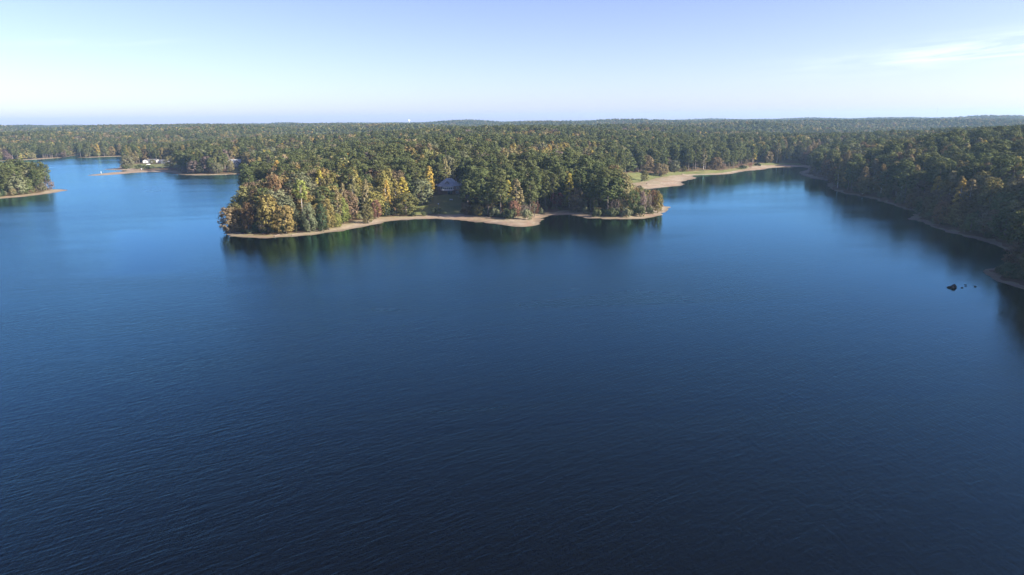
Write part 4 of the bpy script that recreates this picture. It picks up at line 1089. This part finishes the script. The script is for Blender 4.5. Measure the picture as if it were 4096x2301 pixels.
MB().box(-0.9, 2.2, 0.90, 0.985, 0.0, 2.1).build("door", M_GLASS, lh)
# dormer gable above the sunroom
dm = MB().box(-2.9, 0.5, 1.9, 5.2, 6.2, 7.45).build("dormer", M_WHITE, lh)
gable_wall(dm, -2.9, 0.5, 1.88, 7.45, 1.25, M_STONE)
gable(dm, "dormer_roof", -2.9, 0.5, 1.7, 6.0, 7.45, 1.3, M_ROOF, 0.35)
for i in range(3):
    MB().box(-2.6 + i * 1.0, -1.85 + i * 1.0, 1.80, 1.895, 6.75, 7.3).build("dormer_pane", M_GLASS, dm)
MB().box(4.4, 5.4, 7.2, 8.2, 6.0, 10.2).build("chimney", M_BRICK, roof)

# drive behind the house
dp = np.array(DRIVE); m = MB(); n_ = len(DRIVE) // 2
for i in range(n_):
    for q_ in (DRIVE[len(DRIVE) - 1 - i], DRIVE[i]):
        pass
lft = [DRIVE[0], DRIVE[7], DRIVE[6], DRIVE[5]]; rgt = [DRIVE[1], DRIVE[2], DRIVE[3], DRIVE[4]]
v = []; f = []; rows = 0
for s_ in range(3):
    for k_ in range(8):
        t_ = k_ / 8
        for u_ in (0, 0.5, 1):
            l_ = [lft[s_][j] + (lft[s_ + 1][j] - lft[s_][j]) * t_ for j in (0, 1)]; r_ = [rgt[s_][j] + (rgt[s_ + 1][j] - rgt[s_][j]) * t_ for j in (0, 1)]
            x_, y_ = l_[0] + (r_[0] - l_[0]) * u_, l_[1] + (r_[1] - l_[1]) * u_
            v.append((x_, y_, zat(x_, y_) + 0.08))
        rows += 1
for i in range(rows - 1):
    for k_ in (0, 1): f.append((i * 3 + k_, i * 3 + k_ + 1, i * 3 + k_ + 4, i * 3 + k_ + 3))
tag(MB().add(v, f).build("driveway", M_CONC), kind="structure")

# white car beside the house
def car(x, y, rz, label):
    c_ = empty("parked_car", (x, y, zat(x, y) + 0.02), rz); tag(c_, label, "car")
    prof = [(-2.25, 0.35), (-2.3, 0.75), (-2.1, 1.0), (-1.75, 1.05), (-1.45, 1.6), (0.35, 1.65), (1.05, 1.1), (2.1, 0.95), (2.3, 0.7), (2.25, 0.35)]
    v = [(px_, s_ * (0.9 if pz_ < 1.2 else 0.72), pz_) for s_ in (-1, 1) for px_, pz_ in prof]; n_ = len(prof)
    f = [tuple(range(n_)), tuple(range(2 * n_ - 1, n_ - 1, -1))] + [(i, n_ + i, n_ + (i + 1) % n_, (i + 1) % n_) for i in range(n_)]
    MB().add(v, f).build("body", M_WHITE, c_)
    for s_ in (-1, 1):
        g_ = [(-1.42, 1.15), (-1.2, 1.5), (0.25, 1.54), (0.75, 1.18)]
        v = [(px_, s_ * (0.93 - (pz_ - 1.1) * 0.35), pz_) for px_, pz_ in g_]
        MB().add(v + [(p_[0], p_[1] - s_ * 0.05, p_[2]) for p_ in v], [(0, 1, 2, 3), (7, 6, 5, 4), (0, 4, 5, 1), (1, 5, 6, 2), (2, 6, 7, 3), (3, 7, 4, 0)]).build("side_window", M_GLASS, c_)
        for wx in (-1.4, 1.4):
            MB().tube([(wx, s_ * 0.72, 0.34), (wx, s_ * 0.94, 0.34)], [0.34, 0.34], 14).build("wheel", M_RUBBER, c_)
    MB().add([(0.42, -0.68, 1.63), (0.42, 0.68, 1.63), (1.06, 0.78, 1.14), (1.06, -0.78, 1.14), (0.38, -0.68, 1.60), (0.38, 0.68, 1.60), (1.0, 0.78, 1.1), (1.0, -0.78, 1.1)],
             [(0, 3, 2, 1), (4, 5, 6, 7), (0, 1, 5, 4), (2, 3, 7, 6), (1, 2, 6, 5), (3, 0, 4, 7)]).build("windscreen", M_GLASS, c_)
car(CAR[0], CAR[1], 0.55, "white vehicle parked behind the left end of the grey-roofed lake house")

# garden lamp, bench
lx, ly = -45.1, 422.3
lp = empty("lamp_post", (lx, ly, zat(lx, ly))); tag(lp, "thin lamp post with a pale globe on the shaded lawn", "lamp post")
MB().lathe([(0.0, -0.2), (0.14, -0.2), (0.14, 0.15), (0.07, 0.3), (0.055, 3.2), (0.0, 3.2)], 10).build("post", M_METAL, lp, smooth=True)
MB().lathe([(0.0, 3.2), (0.16, 3.22), (0.27, 3.42), (0.27, 3.58), (0.16, 3.78), (0.0, 3.8)], 12).build("globe", M_GLOBE, lp, smooth=True)
bx_, by_ = -39.1, 445.4
bn = empty("garden_bench", (bx_, by_, zat(bx_, by_)), 0.1); tag(bn, "small grey bench standing in the middle of the shaded lawn", "bench")
MB().box(-1.0, 1.0, -0.28, 0.28, 0.42, 0.48).build("seat", M_STEEL, bn)
MB().box(-1.0, 1.0, 0.24, 0.30, 0.55, 1.05).build("backrest", M_STEEL, bn)
for sx_ in (-0.9, 0.9):
    for sy_ in (-0.22, 0.24):
        MB().box(sx_ - 0.05, sx_ + 0.05, sy_ - 0.04, sy_ + 0.04, -0.15, 0.42 if sy_ < 0 else 0.55).build("leg", M_STEEL, bn)

# white ranch house and low building on the far left lawn
wx, wy, _, wz = WHITE
wh = empty("white_house", (wx, wy, wz), 0.45); tag(wh, "low white house with two gabled ends on the far left lawn", "house")
MB().box(-4.0, 6.0, -1.0, 7.0, -0.6, 3.0).build("wall", M_DARKWALL, wh)
gable(wh, "roof", -4.0, 6.0, -1.0, 7.0, 3.0, 2.0, M_ROOFDARK, 0.5, 'x')
for x0, x1 in ((-10.5, -4.0), (6.0, 11.5)):
    MB().box(x0, x1, -3.5, 7.0, -0.6, 3.1).build("wing_wall", M_OFFWHITE, wh)
    gable_wall(wh, x0, x1, -3.5, 3.1, 1.7, M_OFFWHITE)
    gable(wh, "wing_roof", x0, x1, -3.5, 7.0, 3.1, 1.7, M_ROOFDARK, 0.35)
    window(wh, (x0 + x1) / 2 - 1, (x0 + x1) / 2 + 1, 0.9, 2.3, -3.53, 1)
MB().box(0.4, 1.5, -1.06, -0.99, 0, 2.1).build("door", M_WHITE, wh)
ax_, ay_ = -463.0, 932.0
ab = empty("low_building", (ax_, ay_, zat(ax_, ay_)), 0.42); tag(ab, "low dark grey-blue building right of the white house", "building")
MB().box(-6, 6, -3, 4, -1.0, 2.7).build("wall", M_DARKWALL, ab)
gable(ab, "roof", -6, 6, -3, 4, 2.7, 1.7, M_ROOFDARK, 0.4, 'x')
window(ab, -4.0, -1.8, 0.8, 2.0, -3.03, 1)
MB().box(1.6, 4.6, -3.07, -2.99, 0, 2.2).build("garage_door", M_STEEL, ab)
# upturned white dinghy on the grass
ux, uy = -486.8, 931.1
ub = empty("dinghy", (ux, uy, zat(ux, uy)), 0.5); tag(ub, "small white boat lying on the far left lawn", "boat")
prof = []
hullv = []; hullf = []
for i, t_ in enumerate(np.linspace(-1, 1, 9)):
    hw = 0.95 * (1 - max(0, t_) ** 2.2) + 0.02
    for a_ in np.linspace(0, math.pi, 7): hullv.append((t_ * 2.3, -hw * math.cos(a_), 0.75 * math.sin(a_) * (1 - 0.35 * max(0, t_))))
for i in range(8):
    for k_ in range(6): hullf.append((i * 7 + k_, i * 7 + k_ + 1, (i + 1) * 7 + k_ + 1, (i + 1) * 7 + k_))
hullf.append(tuple(range(7)))
MB().add(hullv, hullf).build("hull", M_WHITE, ub)
MB().box(-2.2, 2.2, -0.05, 0.05, 0.68, 0.82).build("keel", M_WHITE, ub)

# dark gabled house
dx_, dy_, _, dz_ = DARK
dh = empty("dark_house", (dx_, dy_, dz_), 0.3); tag(dh, "dark blue-grey house with two gables and white windows in trees", "house")
MB().box(-7.5, 7.5, -4.5, 5.5, -1.0, 5.6).build("wall", M_DARKWALL, dh)
rf = gable(dh, "roof", -7.5, 7.5, -4.5, 5.5, 5.6, 3.6, M_ROOF, 0.5, 'x')
for x0, x1 in ((-6.2, -1.4), (0.6, 6.6)):
    MB().box(x0, x1, -5.6, -4.4, 2.6, 6.0).build("gable_bay", M_DARKWALL, dh)
    gable_wall(dh, x0, x1, -5.62, 6.0, 1.9, M_STONE)
    gable(dh, "gable_roof", x0, x1, -5.7, 0.5, 6.0, 2.0, M_ROOF, 0.4)
    window(dh, (x0 + x1) / 2 - 1.1, (x0 + x1) / 2 + 1.1, 3.9, 5.4, -5.66, 1)
for i in range(4):
    window(dh, 0.8 + i * 1.55, 2.2 + i * 1.55, 0.5, 2.2, -4.56, 0, 0.14)
window(dh, -6.0, -3.4, 0.6, 2.1, -4.56, 1, 0.14)
MB().box(-0.9, 0.3, 0.2, 1.3, 6.0, 11.2).build("chimney", M_BRICK, rf)

# far white houses
for (fx, fy), lab, ww in zip(FARH, ("pale house far off on the left wooded ridge, left one", "pale house far off on the left wooded ridge, right one"), (16, 20)):
    fz = zat(fx, fy); fh = empty("far_house", (fx, fy, fz), 0.3); tag(fh, lab, "house")
    MB().box(-ww / 2, ww / 2, -5, 6, -2, 8.5).build("wall", M_WHITE, fh)
    gable(fh, "roof", -ww / 2, ww / 2, -5, 6, 8.5, 4.0, M_ROOF, 0.6, 'x', 0.3)
    for i in range(4):
        x0 = -ww / 2 + 1.2 + i * (ww - 2.4) / 4
        window(fh, x0, x0 + 1.8, 1.5, 3.6, -5.04, 0, 0.2); window(fh, x0, x0 + 1.8, 5.2, 7.2, -5.04, 0, 0.2)

# water tower on the skyline
tx, ty = -811.0, 5600.0; tz = zat(tx, ty)
wt = empty("water_tower", (tx, ty, tz)); tag(wt, "white domed water tower on the far skyline", "water tower")
zb = 57.0 - tz
MB().lathe([(0, zb), (3.0, zb), (6.5, zb + 1.8), (9.2, zb + 5.0), (9.6, zb + 8.0), (8.6, zb + 11.0), (5.5, zb + 13.4), (2.0, zb + 14.5), (0, zb + 14.6)], 24).build("tank", M_WHITE, wt, smooth=True)
for k_ in range(6):
    q_ = math.pi / 3 * k_
    MB().tube([(9.4 * math.cos(q_), 9.4 * math.sin(q_), -1), (9.2 * math.cos(q_), 9.2 * math.sin(q_), zb + 5.5)], [0.5, 0.45], 8).build("leg", M_WHITE, wt)
MB().tube([(0, 0, -1), (0, 0, zb + 1)], [1.3, 1.3], 10).build("riser", M_WHITE, wt)
m = MB(); m.lathe([(9.6, zb + 5.2), (10.6, zb + 5.2), (10.6, zb + 5.5), (9.6, zb + 5.5)], 24); m.build("walkway", M_STEEL, wt)

# radio masts
def mast(x, y, top, lab):
    z = zat(x, y); o = empty("radio_mast", (x, y, z)); tag(o, lab, "mast"); h = top - z
    pts_ = [(0.8 * math.cos(q_), 0.8 * math.sin(q_)) for q_ in (0.5, 2.594, 4.689)]
    for px_, py_ in pts_:
        MB().tube([(px_, py_, -1), (px_, py_, h * 0.9)], [0.16, 0.16], 5).build("leg", M_STEEL, o)
    br = MB(); n_ = int(h * 0.9 / 3)
    for i in range(n_):
        for k_ in range(3):
            a_, c_ = pts_[k_], pts_[(k_ + 1) % 3]
            br.tube([(a_[0], a_[1], i * 3.0), (c_[0], c_[1], (i + 1) * 3.0)], [0.07, 0.07], 4)
    br.build("lattice_bracing", M_STEEL, o)["kind"] = "stuff"
    MB().tube([(0, 0, h * 0.88), (0, 0, h)], [0.22, 0.08], 6).build("antenna", M_STEEL, o)
    for zz_ in (0.62, 0.76):
        MB().box(-1.6, 1.6, -0.5, 0.5, h * zz_, h * zz_ + 2.4).build("dish_cluster", M_STEEL, o)
mast(435.0, 6000.0, 97.0, "small thin radio mast on the skyline above the woods' middle")
mast(2424.0, 4000.0, 124.0, "tall thin radio mast on the skyline at the right")

# rocks in the water near the right bank
def rock_mesh(seed, sx, sy, sz, lumps=()):
    import bmesh
    bm = bmesh.new(); bmesh.ops.create_icosphere(bm, subdivisions=3, radius=1.0)
    from mathutils import noise as mn
    for vv_ in bm.verts:
        n1 = mn.noise(vv_.co * 1.3 + Vector((seed * 7.1, 0, 0))); n2 = mn.noise(vv_.co * 3.4 + Vector((0, seed * 3.3, 0)))
        k_ = 1 + 0.35 * n1 + 0.16 * n2
        for d_, amp, pw in lumps:
            k_ += amp * max(0, vv_.co.normalized().dot(Vector(d_).normalized())) ** pw
        vv_.co = Vector((vv_.co.x * k_ * sx, vv_.co.y * k_ * sy, max(-0.3, vv_.co.z * k_ * sz)))
    me = bpy.data.meshes.new("rock"); bm.to_mesh(me); bm.free(); me.materials.append(M_ROCK); return me
o = link("rock", rock_mesh(1, 1.25, 1.1, 0.75, (((0.35, 0.3, 0.9), 0.8, 14), ((0.9, 0.35, 0.5), 0.7, 16), ((-0.9, 0, 0.2), 0.25, 5))), None, (146.0, 219.5, 0.0))
tag(o, "large dark jagged rock in the water off the shaded right bank", "rock")
for (x, y, sx_, sz_), sd, lab in zip([(149.05, 219.36, 0.38, 0.28), (152.95, 223.5, 0.42, 0.18), (151.4, 221.2, 0.36, 0.16), (154.35, 220.7, 0.46, 0.3)], (2, 3, 4, 5),
        ("small dark rock just right of the large jagged rock", "flat dark rock farthest out behind the small rocks", "flat sliver of dark rock in the middle of the small rocks", "rounded dark rock at the right end of the rock row")):
    tag(link("rock", rock_mesh(sd, sx_, sx_ * 0.8, sz_), None, (x, y, 0)), lab, "rock")

# logs, stumps and marker posts on the shore
def log_obj(x, y, ang, L_, r_, lab, name="log"):
    o = empty(name, (x, y, zat(x, y) + r_ * 0.7), ang); tag(o, lab, "log")
    MB().tube([(-L_ / 2, 0, 0), (-L_ * 0.15, 0.12, 0.05), (L_ * 0.2, -0.08, 0.02), (L_ / 2, 0.1, 0.15)], [r_, r_ * 0.9, r_ * 0.75, r_ * 0.45], 8).build("stem", M_WOOD, o)
    MB().tube([(L_ * 0.1, 0, 0), (L_ * 0.22, 0.5, 0.55)], [r_ * 0.4, r_ * 0.12], 5).build("branch_stub", M_WOOD, o)
log_obj(-117.2, 338.5, 1.45, 6.5, 0.22, "dark fallen log crossing the sand at the peninsula tip, left one")
log_obj(-109.0, 341.3, 1.2, 6.0, 0.2, "dark fallen log crossing the sand at the peninsula tip, right one")
log_obj(15.5, 404.0, 0.15, 4.2, 0.25, "driftwood log lying on the sand right of the bulge")
for x, y, lab in ((117.0, 592.1, "pale tree stump on the left part of the sandy beach"), (173.7, 700.7, "reddish stump at the back of the sandy beach")):
    o = empty("tree_stump", (x, y, zat(x, y))); tag(o, lab, "stump")
    MB().lathe([(0.75, -0.3), (0.55, 0.15), (0.45, 0.7), (0.42, 0.95), (0.0, 0.98)], 9).build("stem", M_WOOD, o)
    for q_ in (0.3, 2.2, 4.1):
        MB().tube([(0.3 * math.cos(q_), 0.3 * math.sin(q_), 0.25), (1.1 * math.cos(q_), 1.1 * math.sin(q_), -0.05)], [0.2, 0.08], 5).build("root", M_WOOD, o)
for x, y, lab in ((-474.5, 800.5, "small white marker post near the tip of the sand spit"), (-450.3, 843.8, "small white marker post where the two sand spits join")):
    o = empty("marker_post", (x, y, max(0, zat(x, y)))); tag(o, lab, "post")
    MB().box(-0.16, 0.16, -0.16, 0.16, -0.5, 1.9).build("post", M_WHITE, o)
    MB().box(-0.6, 0.6, -0.22, -0.165, 1.3, 2.0).build("sign_plate", M_WHITE, o)

# ---------------------------------------------------------------- air
m_haze, nt, out = new_mat("haze"); g = NT(nt)
pv = g.n("ShaderNodeVolumePrincipled")
pv.inputs["Color"].default_value = (0.46, 0.74, 1.0, 1)
pv.inputs["Density"].default_value = HAZE_DENSITY
pv.inputs["Anisotropy"].default_value = 0.2
g.l(pv.outputs[0], out.inputs["Volume"])
hz_ = MB().box(-8300, 8300, -1600, 9200, -6, 136).build("haze", m_haze)
tag(hz_, kind="stuff")
